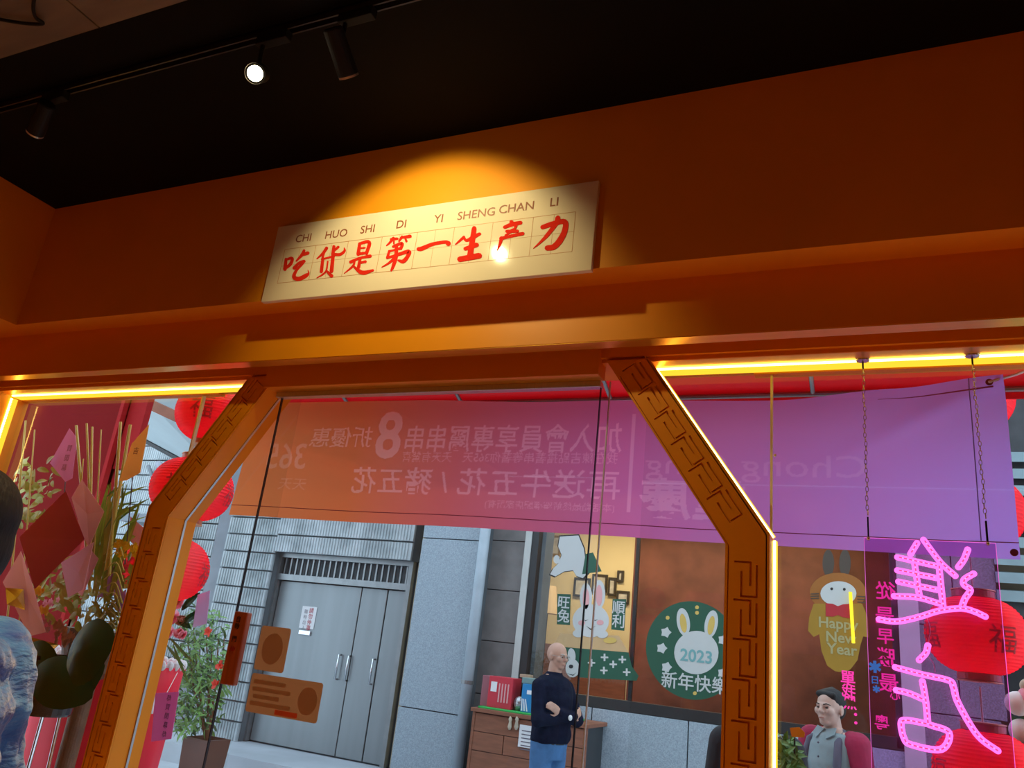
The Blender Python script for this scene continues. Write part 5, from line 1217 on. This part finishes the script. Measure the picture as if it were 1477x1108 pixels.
remesh_body(b, 0.011, 3).build('shirt', MATS['black_cloth'], pb_, smooth=True)
b = MB(); legs(b, T, s, 0.016); remesh_body(b, 0.012, 3).build('trousers', MATS['black_cloth'], pb_, smooth=True)
# ---------------------------------------------------------- person in a blue fleece at the left edge, inside the shop
T = Rig((-1.592, 0.95, 0.0), (-0.75, -0.30)); s = 1.035
dn = thing('person', T(0, 0, 0), 'dark-haired person in a fluffy blue denim-look jacket at the left edge', 'person')
b = MB(); sh = [T(-0.01, sd * 0.185 * s, 1.40 * s) for sd in (-1, 1)]; el = [T(-0.03, sd * 0.25 * s, 1.10 * s) for sd in (-1, 1)]; wr = [T(0.16, sd * 0.22 * s, 0.96 * s) for sd in (-1, 1)]
b.loft(torso_rings(T, s)); legs(b, T, s); feet(b, T, s); b.chain([(T(-0.012, 0, 1.43 * s), 0.056), (T(0.008, 0, 1.56 * s), 0.052)], 14)
for i in (0, 1): b.chain(arm_pts(sh[i], el[i], wr[i]), 12)
hand(b, T, wr[0], T.f - T.u * 0.4, T.l, 1, 0.5); hand(b, T, wr[1], T.f - T.u * 0.4, -T.l, -1, 0.5)
H_, m = head_shape(b, T, T(0.01, 0, 1.645 * s)); remesh_body(b, 0.009, 3).build('body', MATS['skin_pale'], dn, smooth=True); face_parts(dn, H_, m)
b = MB(); b.ball(H_(-0.018, 0, 0.030), Vector((0.106, 0.090, 0.100)), 24, 16, m); b.ball(H_(-0.045, 0, -0.03), Vector((0.078, 0.086, 0.10)), 20, 14, m); b.ball(H_(-0.055, 0, -0.10), Vector((0.055, 0.070, 0.06)), 18, 12, m)
remesh_body(b, 0.009, 3).build('hair', MATS['hair_black'], dn, smooth=True)
b = MB(); b.loft(torso_rings(T, s, 0.045, lo=0.86)[:-1] + [(T(-0.012, 0, 1.48 * s), T.l * 0.105, T.f * 0.095), (T(-0.012, 0, 1.53 * s), T.l * 0.085, T.f * 0.085)])
for i in (0, 1): b.chain([(sh[i], 0.105), (el[i], 0.088), (wr[i].lerp(el[i], 0.1), 0.066)], 16)
jk = remesh_body(b, 0.010, 3)
random.seed(3)
from mathutils import noise as mnoise
for i_, v in enumerate(jk.v):
    c_ = T(0, 0, v.z); d_3 = (v - c_); d_3.z = 0
    jk.v[i_] = v + d_3.normalized() * (0.022 * mnoise.noise(Vector((v.x * 6, v.y * 6, v.z * 17))) + 0.007 * mnoise.noise(v * 42))
jk.build('jacket', MATS['denim_fleece'], dn, smooth=True)
b = MB(); legs(b, T, s, 0.016); remesh_body(b, 0.012, 3).build('trousers', MATS['black_cloth'], dn, smooth=True)
# ================================================================== flowers and plants at the left
random.seed(11)
YFL = 3.12
mat('bamboo', (0.70, 0.58, 0.12), 0.45, noise=0.2, scale=8, stretch=(1, 1, 0.2)); mat('leaf_mid', (0.34, 0.52, 0.06), 0.5, noise=0.35, scale=9); mat('leaf_dark', (0.004, 0.085, 0.030), 0.22, noise=0.3, scale=6, spec=0.14); mat('leaf_olive', (0.46, 0.44, 0.07), 0.5, noise=0.3, scale=8); mat('leaf_fresh', (0.16, 0.34, 0.08), 0.5, noise=0.35, scale=6)
mat('petal_yellow', (0.95, 0.62, 0.01), 0.5, noise=0.15, scale=20); translucent('petal_pink', 'ffb8c8', 0.5); mat('petal_salmon', (0.62, 0.25, 0.18), 0.6, noise=0.2, scale=14)
translucent('paper_crimson', 'c01c4c', 0.25); translucent('paper_pink', 'fcd0e0', 0.5); translucent('paper_rose', 'f6c0c0', 0.45); translucent('paper_mauve', 'd8a0d0', 0.45)
mat('red_satin', (0.80, 0.018, 0.05), 0.5, noise=0.1, scale=3, spec=0.2); mat('lace', (0.75, 0.72, 0.72), 0.7, noise=0.1); translucent('card_pink', 'e890b8', 0.5); translucent('card_gold', 'ffd890', 0.5); translucent('tag_magenta', 'f090d0', 0.5); mat('gold_foil', (0.55, 0.36, 0.10), 0.25, metal=0.8, noise=0.3, scale=10)
def sheet(name, parent, m, pts, ys, th=0.0015):
    "folded paper: pixel corners at their own depths, split along the middle so that it can bend"
    q = [P(u, v, y + 0.07) for (u, v), y in zip(pts, ys)]; c = sum(q, Vector()) / len(q) + Vector((0, 0.012, 0))
    b = MB(); n = len(q); off = Vector((0, th, 0))
    b.add([c] + q + [c + off] + [x + off for x in q], [(0, 1 + i, 1 + (i + 1) % n) for i in range(n)] + [(n + 1, n + 2 + (i + 1) % n, n + 2 + i) for i in range(n)] + [(1 + i, n + 2 + i, n + 2 + (i + 1) % n, 1 + (i + 1) % n) for i in range(n)])
    return b.build(name, MATS[m], parent)
arr = thing('flower_arrangement', P(120, 930, YFL), 'tall flower arrangement with bamboo stalks and crimson wrapping paper in the left window', 'flowers')
for (u0, v0, u1, v1, r) in ((37, 607, 27, 715, 0.0055), (110, 614, 117, 700, 0.0075), (125, 611, 128, 690, 0.006), (133, 616, 132, 672, 0.006), (120, 662, 117, 700, 0.004), (146, 620, 142, 690, 0.004), (174, 609, 168, 690, 0.008), (188, 613, 175, 690, 0.009), (50, 620, 42, 720, 0.004)):
    a_, b_ = P(u0, v0, YFL), P(u1, v1, YFL); MB().tube([a_, a_.lerp(b_, 0.5), b_ + (b_ - a_) * 1.6], [r, r * 1.08, r], 8).build('bamboo_stalk', MATS['bamboo'], arr)
sheet('wrapping_paper', arr, 'paper_crimson', [(95, 708), (122, 778), (50, 850), (28, 775)], [2.96, 2.97, 2.93, 2.94])
sheet('wrapping_paper', arr, 'paper_rose', [(103, 718), (118, 692), (150, 738), (128, 790), (118, 770)], [3.02, 3.03, 3.03, 3.0, 3.0])
sheet('wrapping_paper', arr, 'paper_pink', [(88, 812), (135, 782), (120, 850), (98, 862)], [2.95, 2.99, 2.97, 2.95])
sheet('wrapping_paper', arr, 'paper_rose', [(30, 795), (48, 848), (66, 912), (42, 918), (4, 840)], [2.97, 2.95, 2.96, 3.0, 3.0])
sheet('wrapping_paper', arr, 'paper_rose', [(128, 790), (142, 806), (118, 860), (112, 855)], [3.02, 3.04, 3.02, 3.0])
sheet('wrapping_paper', arr, 'paper_mauve', [(158, 800), (178, 858), (140, 862), (150, 830)], [3.08, 3.08, 3.05, 3.05])
sheet('wrapping_paper', arr, 'paper_rose', [(188, 745), (208, 762), (200, 800), (186, 775)], [3.1, 3.1, 3.1, 3.1])
sheet('wrapping_paper', arr, 'paper_mauve', [(168, 860), (182, 850), (178, 885), (165, 880)], [3.05, 3.05, 3.05, 3.05])
for k in range(16):
    u = 150 + random.uniform(-14, 16); v = 860 - random.uniform(0, 60); a_ = P(u - 8, v + 20, YFL + random.uniform(-0.02, 0.08)); tip = P(u + random.uniform(-8, 40), 690 + random.uniform(0, 60), YFL)
    d = tip - a_; MB().leaf(a_, d, d.length, random.uniform(0.02, 0.038), (0.3, -1, 0.2), random.uniform(0.02, 0.16), 6).build('long_leaf', MATS['leaf_mid' if k % 3 else 'leaf_olive'], arr)
for k in range(14):
    a_ = P(160 + random.uniform(-10, 20), 735 + random.uniform(-20, 30), YFL + random.uniform(-0.02, 0.06)); d = Vector((random.uniform(-0.3, 0.6), random.uniform(-0.2, 0.2), random.uniform(0.1, 0.7)))
    MB().leaf(a_, d, random.uniform(0.10, 0.20), random.uniform(0.012, 0.022), (0.2, -1, 0.2), 0.3, 5).build('thin_leaf', MATS['leaf_fresh' if k % 2 else 'leaf_mid'], arr)
for k in range(9):
    a_ = P(150, 800 + k * 12, YFL); pts = [a_, a_ + Vector((0.10, -0.02, 0.07 - 0.01 * k)), a_ + Vector((0.20, -0.03, -0.02 - 0.012 * k))]
    MB().tube([Vector(q) for q in catmull([tuple(x) for x in pts], 5)], 0.0028, 6).build('curled_stem', MATS['bamboo'], arr)
bushy = MB()
for k in range(230):
    u, v = random.choice(((30, 700), (55, 690), (40, 740), (70, 830), (95, 860), (180, 830), (190, 850), (120, 880), (60, 870), (170, 800)))
    a_ = P(u + random.uniform(-25, 25), v + random.uniform(-25, 25), YFL + random.uniform(0.03, 0.16)); bushy.leaf(a_, (random.uniform(-1, 1), random.uniform(-0.6, 0.2), random.uniform(-0.6, 0.8)), random.uniform(0.05, 0.11), random.uniform(0.025, 0.05), (0, -1, 0.4), 0.3, 4)
bushy.build('foliage', MATS['leaf_olive'], arr, kind='stuff')
for (cu, cv, n, m, r) in ((182, 792, 30, 'petal_yellow', 17), (57, 852, 12, 'petal_yellow', 7), (64, 880, 10, 'petal_yellow', 7), (80, 905, 22, 'petal_salmon', 16), (95, 922, 18, 'petal_salmon', 14), (75, 870, 10, 'petal_pink', 10)):
    fl = MB()
    for k in range(n):
        c = P(cu + random.uniform(-r, r), cv + random.uniform(-r, r) * 0.6, YFL - 0.04 + random.uniform(-0.03, 0.03))
        for q in range(5):
            a_ = q * 2 * math.pi / 5 + k; fl.leaf(c, (math.cos(a_), -0.5, math.sin(a_)), 0.020, 0.016, (0, -1, 0), 0.2, 2)
    fl.build('flower_cluster', MATS[m], arr, kind='stuff')
sheet('gold_ribbon', arr, 'gold_foil', [(40, 918), (85, 930), (72, 942), (42, 935)], [2.96, 2.98, 2.95, 2.95]); sheet('gold_ribbon', arr, 'gold_foil', [(8, 848), (34, 850), (36, 880), (10, 872)], [2.97, 2.98, 2.97, 2.97])
mat('basket_brown', (0.16, 0.07, 0.03), 0.6, noise=0.3, scale=15, bump=0.4, bscale=60)
zb_ = P(130, 940, YFL).z
bk = MB().lathe((P(140, 930, 3.38).x, 3.38, -0.12), [(0.16, 0), (0.16, 0.02), (0.05, 0.05), (0.05, zb_ - 0.05), (0.15, zb_ + 0.0), (0.20, zb_ + 0.22), (0.18, zb_ + 0.22)], 24)
bk.build('basket', MATS['basket_brown'], arr, smooth=False)
# two cards on sticks
for (pts, y, m, lb, txt) in (([(100, 618), (111, 632), (104, 690), (94, 695), (72, 668)], 3.20, 'card_pink', 'pink card tucked behind the bamboo stalks', '賀開幕'), ([(190, 640), (215, 612), (202, 682), (182, 693), (172, 694)], 3.06, 'card_gold', 'yellow-orange card standing right of the bamboo stalks', '吉')):
    q = [P(u, v, y) for u, v in pts]; cd = thing('greeting_card', q[-1], lb, 'card')
    MB().prism(q, (0, 0.002, 0)).build('card', MATS[m], cd)
    uc = sum(x for x, _ in pts) / len(pts); vc = sum(v for _, v in pts) / len(pts)
    t = MB()
    for k, chh in enumerate(txt): put_text(t, chh, P(uc + 4 - 4 * k, vc - 14 + 14 * k, y - 0.001), 0.045, ext=0.0006)
    t.build('lettering', MATS['ink_red' if m == 'card_pink' else 'beam_brown'], cd)
    MB().tube([P(uc, vc + 12, y + 0.006), P(uc - 12, vc + 150, y + 0.02)], 0.003, 6).build('stick', MATS['ink_dark'], cd)
# glossy plant in a black pot on a stand
yq = 3.10
pc_ = P(76, 985, yq); pot = thing('potted_plant', (pc_.x, yq, 0), 'black pot with large glossy dark leaves in the left window', 'plant')
zr = P(76, 945, yq).z; zl_ = P(70, 1032, yq).z; rr = 0.155
MB().lathe((pc_.x, yq, zl_), [(rr * 0.80, 0), (rr * 0.83, 0.01), (rr * 0.97, zr - zl_ - 0.02), (rr * 1.03, zr - zl_ - 0.018), (rr * 1.03, zr - zl_), (rr * 0.95, zr - zl_), (rr * 0.93, zr - zl_ - 0.03)], 32).build('pot', mat('pot_black', (0.012, 0.012, 0.012), 0.2, noise=0.2, coat=0.4), pot)
for sx_, sy_ in ((-0.6, -0.5), (0.6, -0.5), (0.0, 0.75)): MB().tube([(pc_.x + sx_ * 0.13, yq + sy_ * 0.13, zl_), (pc_.x + sx_ * 0.2, yq + sy_ * 0.2, 0.0)], 0.009, 8).build('stand_leg', MATS['chrome'], pot)
for (cu, cv, ru, rv, rot, dy) in ((127, 940, 30, 34, 25, -0.16), (86, 984, 42, 24, -10, -0.17), (122, 985, 24, 22, 40, -0.13), (62, 962, 30, 24, 160, -0.12)):
    c = P(cu, cv, yq + dy); k_ = (P(cu + 10, cv, yq + dy) - c).length / 10; r_ = math.radians(rot)
    ax = Vector((math.cos(r_), 0, math.sin(r_))) * ru * k_; ay = Vector((-math.sin(r_), 0, math.cos(r_))) * rv * k_ + Vector((0, 0.03, 0)); n_ = Vector((0.15, -0.95, 0.3)).normalized()
    MB().dome(c, ax, ay, n_, 0.028).build('glossy_leaf', MATS['leaf_dark'], pot, smooth=True)
fern = MB()
for k in range(60):
    a_ = P(155 + random.uniform(-20, 22), 880 + random.uniform(-25, 30), yq + 0.02); fern.leaf(a_, (random.uniform(-0.6, 0.6), -0.2, random.uniform(-1, 0.6)), random.uniform(0.06, 0.13), 0.016, (0, -1, 0.2), 0.3, 4)
fern.build('fern_sprigs', MATS['leaf_olive'], pot, kind='stuff')
# red satin flower stand outside
xs0, xs1 = P(58, 1060, 3.85).x, P(236, 1000, 3.85).x; xc, R0 = (xs0 + xs1) / 2, (xs1 - xs0) / 2
zt2 = P(232, 962, 3.85).z
st_ = thing('flower_stand', (xc, 3.85, -0.12), 'flower stand wrapped in bright red satin beside the left carved post', 'flower stand')
b = MB(); rings = 10; seg = 64
for i in range(rings + 1):
    t = i / rings; z = -0.12 + (zt2 + 0.12) * t
    for k in range(seg):
        a_ = 2 * math.pi * k / seg; r = R0 * (0.86 + 0.16 * t) + 0.018 * math.sin(a_ * 9 + 2.0 * t) * (1.1 - t); b.v.append(Vector((xc + r * math.cos(a_), 3.85 + 0.72 * r * math.sin(a_), z)))
for i in range(rings):
    for k in range(seg): b.f.append((i * seg + k, i * seg + (k + 1) % seg, (i + 1) * seg + (k + 1) % seg, (i + 1) * seg + k))
b.f.append(tuple(range(rings * seg, rings * seg + seg))); b.f.append(tuple(reversed(range(seg))))
b.build('satin_skirt', MATS['red_satin'], st_, smooth=True)
b = MB()
for k in range(40):
    a_ = 2 * math.pi * k / 40; c = Vector((xc + R0 * 1.0 * math.cos(a_), 3.85 + 0.72 * R0 * math.sin(a_), zt2 + 0.01)); b.ball(c, (0.024, 0.020, 0.03), 8, 6)
b.build('lace_trim', MATS['lace'], st_, kind='stuff')
rb_ = [P(225, 985, 3.58), P(222, 1000, 3.58), P(218, 1030, 3.58)]
MB().tube([Vector(q) for q in catmull([tuple(x) for x in rb_], 6)], [0.010] * 13, 8).build('white_ribbon', MATS['lace'], st_, smooth=True)
for n_, (u, v, r_, m_) in enumerate(((258, 866, 0.095, 'petal_pink'), (250, 892, 0.09, 'petal_pink'), (268, 897, 0.055, 'petal_salmon'), (244, 915, 0.085, 'petal_pink'), (264, 916, 0.06, 'petal_pink'), (225, 905, 0.08, 'petal_pink'))):
    c = P(u, v, 3.80); b = MB(); r_ *= 1.12
    for k in range(26):
        a_ = random.uniform(0, 2 * math.pi); h_ = random.uniform(-0.6, 1.0); d = Vector((math.cos(a_) * math.sqrt(1 - h_ * h_ * 0.8), -abs(math.sin(a_)) * 0.8, h_)); b.leaf(c, d, r_ * random.uniform(0.7, 1.0), r_ * 0.75, (0, -1, 0.3), -0.35, 4, 0.3)
    b.build('peony', MATS[m_], st_, smooth=True)
for (bu, bv, tu, tv) in ((262, 880, 284, 855), (262, 900, 288, 880), (258, 890, 272, 905), (245, 920, 275, 955), (250, 930, 268, 985), (240, 930, 262, 960)):
    a_, b_ = P(bu, bv, 3.77), P(tu, tv, 3.75); d = b_ - a_; MB().leaf(a_, d, d.length, 0.05 if bv < 910 else 0.018, (0.2, -1, 0.2), 0.15, 6).build('leaf', MATS['leaf_dark' if bv < 910 else 'leaf_fresh'], st_)
q = [P(u, v, 3.54) for u, v in ((224, 1000), (258, 998), (247, 1066), (218, 1070))]
tg = thing('gift_tag', q[3], 'magenta hanging tag with printed words beside the red satin stand', 'tag')
MB().prism(q, (0, 0.002, 0)).build('tag_card', MATS['tag_magenta'], tg); MB().tube([q[0].lerp(q[1], 0.5), q[0].lerp(q[1], 0.4) + Vector((-0.06, 0.12, 0.10))], 0.002, 6).build('tag_string', MATS['lace'], tg)
for k in range(5):
    t = MB(); put_text(t, '恭賀開幕'[k % 4], q[0].lerp(q[3], 0.12 + 0.19 * k).lerp(q[1].lerp(q[2], 0.12 + 0.19 * k), 0.62) + Vector((0, -0.001, 0)), 0.034, ext=0.0006); t.build('lettering', MATS['ink_dark'], tg)
sheet_pts = [P(u, v, 3.6) for u, v in ((285, 858), (303, 852), (298, 900), (278, 905))]
MB().prism(sheet_pts, (0, 0.002, 0)).build('paper_tag', translucent('tag_lilac', 'e8d8f4', 0.5), None, label='pale lilac paper tag right of the pink peonies', cat='tag')
# leafy shrub in a brown pot on the street
ysr = 5.3; px_ = P(296, 1080, ysr); shb = thing('potted_shrub', (px_.x, ysr, -0.12), 'leafy green shrub with tiny red blossoms in a square brown pot outside', 'plant')
zt3 = P(296, 1064, ysr).z; w_ = (P(312, 1070, ysr).x - P(279, 1070, ysr).x) / 2
b = MB(); b.loft([((px_.x, ysr, -0.12), Vector((w_ * 0.8, w_ * 0.8, 0)), Vector((-w_ * 0.8, w_ * 0.8, 0))), ((px_.x, ysr, zt3), Vector((w_ * 1.1, w_ * 1.1, 0)), Vector((-w_ * 1.1, w_ * 1.1, 0))), ((px_.x, ysr, zt3 + 0.001), Vector((w_ * 0.95, w_ * 0.95, 0)), Vector((-w_ * 0.95, w_ * 0.95, 0))), ((px_.x, ysr, zt3 - 0.04), Vector((w_ * 0.9, w_ * 0.9, 0)), Vector((-w_ * 0.9, w_ * 0.9, 0)))], 4)
b.build('pot', mat('pot_brown', (0.12, 0.05, 0.03), 0.4, noise=0.2), shb)
top = P(295, 900, ysr)
for k in range(7):
    tip = P(270 + k * 9, 905 + random.uniform(0, 40), ysr + random.uniform(-0.1, 0.1)); MB().tube([(px_.x, ysr, zt3 - 0.03), Vector((px_.x, ysr, zt3)).lerp(tip, 0.5) + Vector((random.uniform(-0.05, 0.05), 0, 0)), tip], [0.012, 0.008, 0.004], 6).build('stem', MATS['basket_brown'], shb)
b = MB(); b5 = MB()
for k in range(1300):
    cu, cv, ru, rv = random.choice(((290, 905, 35, 28), (290, 950, 42, 40), (285, 990, 42, 40), (280, 1030, 45, 30), (300, 965, 30, 40), (270, 1000, 25, 60)))
    a_ = random.uniform(0, 6.28); r_ = math.sqrt(random.random()); p_ = P(cu + ru * r_ * math.cos(a_), cv + rv * r_ * math.sin(a_), ysr + random.uniform(-0.22, 0.22))
    (b if k % 3 else b5).leaf(p_, (random.uniform(-1, 1), random.uniform(-0.7, 0.3), random.uniform(-0.8, 0.7)), random.uniform(0.05, 0.09), random.uniform(0.014, 0.026), (0, -0.6, 0.7), 0.25, 3)
b.build('foliage', MATS['leaf_fresh'], shb, kind='stuff'); b5.build('inner_foliage', mat('leaf_deep', (0.04, 0.10, 0.03), 0.5, noise=0.3), shb, kind='stuff')
for (u, v) in ((265, 963), (312, 988), (302, 912), (250, 1035), (318, 960)):
    b = MB()
    for k in range(9): b.leaf(P(u, v, ysr - 0.24), (random.uniform(-1, 1), -0.5, random.uniform(-1, 1)), 0.045, 0.03, (0, -1, 0), 0.2, 3)
    b.build('blossom', mat('petal_red', (0.70, 0.05, 0.02), 0.5, noise=0.1), shb)
# small plant with an orange price card right of the carved post
yo = 3.70; pc2 = P(1146, 1085, yo); sp = thing('small_plant', (pc2.x, yo, P(1146, 1150, yo).z), 'small leafy plant with an orange card beside the right carved post', 'plant')
b = MB()
for k in range(90): b.leaf(P(1136 + random.uniform(-10, 10), 1088 + random.uniform(-22, 40), yo + random.uniform(-0.05, 0.05)), (random.uniform(-1, 1), -0.4, random.uniform(-0.6, 0.8)), random.uniform(0.04, 0.07), 0.024, (0, -0.7, 0.7), 0.25, 3)
b.build('foliage', MATS['leaf_fresh'], sp, kind='stuff')
MB().tube([P(1146, 1062, yo - 0.06), P(1146, 1130, yo)], 0.004, 6).build('card_stick', MATS['dark_frame'], sp)
cq = [P(u, v, yo - 0.07) for u, v in ((1139, 1050), (1153, 1049), (1161, 1057), (1160, 1064), (1142, 1063))]
cdo = MB().prism(cq, (0, 0.003, 0)).build('orange_card', mat('card_orange', (0.80, 0.32, 0.02), 0.5, noise=0.05), sp)
zbp = P(1146, 1120, yo).z
MB().lathe((pc2.x, yo, zbp - 0.20), [(0.06, 0), (0.075, 0.12), (0.07, 0.12)], 16).build('pot', MATS['pot_brown'], sp)
MB().lathe((pc2.x, yo, -0.12), [(0.10, 0), (0.10, zbp - 0.20 + 0.12)], 16).build('pedestal', MATS['dark_frame'], sp)
# bouquet of pale plush blooms at the right edge
yb2 = 4.2
bq = thing('plush_bouquet', P(1475, 1108, yb2), 'bouquet of white and beige fluffy balls at the right edge', 'bouquet')
for u, v, r_, m_ in ((1468, 1015, 0.05, 'lace'), (1490, 1010, 0.06, 'petal_pink'), (1474, 1055, 0.05, 'lace'), (1492, 1065, 0.055, 'lace'), (1458, 1008, 0.022, 'cord_cream'), (1482, 990, 0.03, 'cord_cream')):
    MB().ball(P(u, v, yb2), r_, 16, 10).build('fluffy_ball', MATS[m_], bq, smooth=True)
b = MB()
for k in range(26): b.leaf(P(1482 + random.uniform(-14, 14), 1075 + random.uniform(-25, 30), yb2 + 0.05), (random.uniform(-1, 1), -0.2, random.uniform(0, 1)), 0.09, 0.04, (0, -1, 0.2), 0.2, 4)
b.build('foliage', MATS['leaf_deep'], bq, kind='stuff')
a_ = P(1480, 1085, yb2); MB().lathe((a_.x, yb2 + 0.02, -0.12), [(0.14, 0), (0.14, 0.03), (0.03, 0.06), (0.03, 0.75), (0.12, a_.z + 0.12)], 20).build('vase_stand', MATS['dark_frame'], bq)
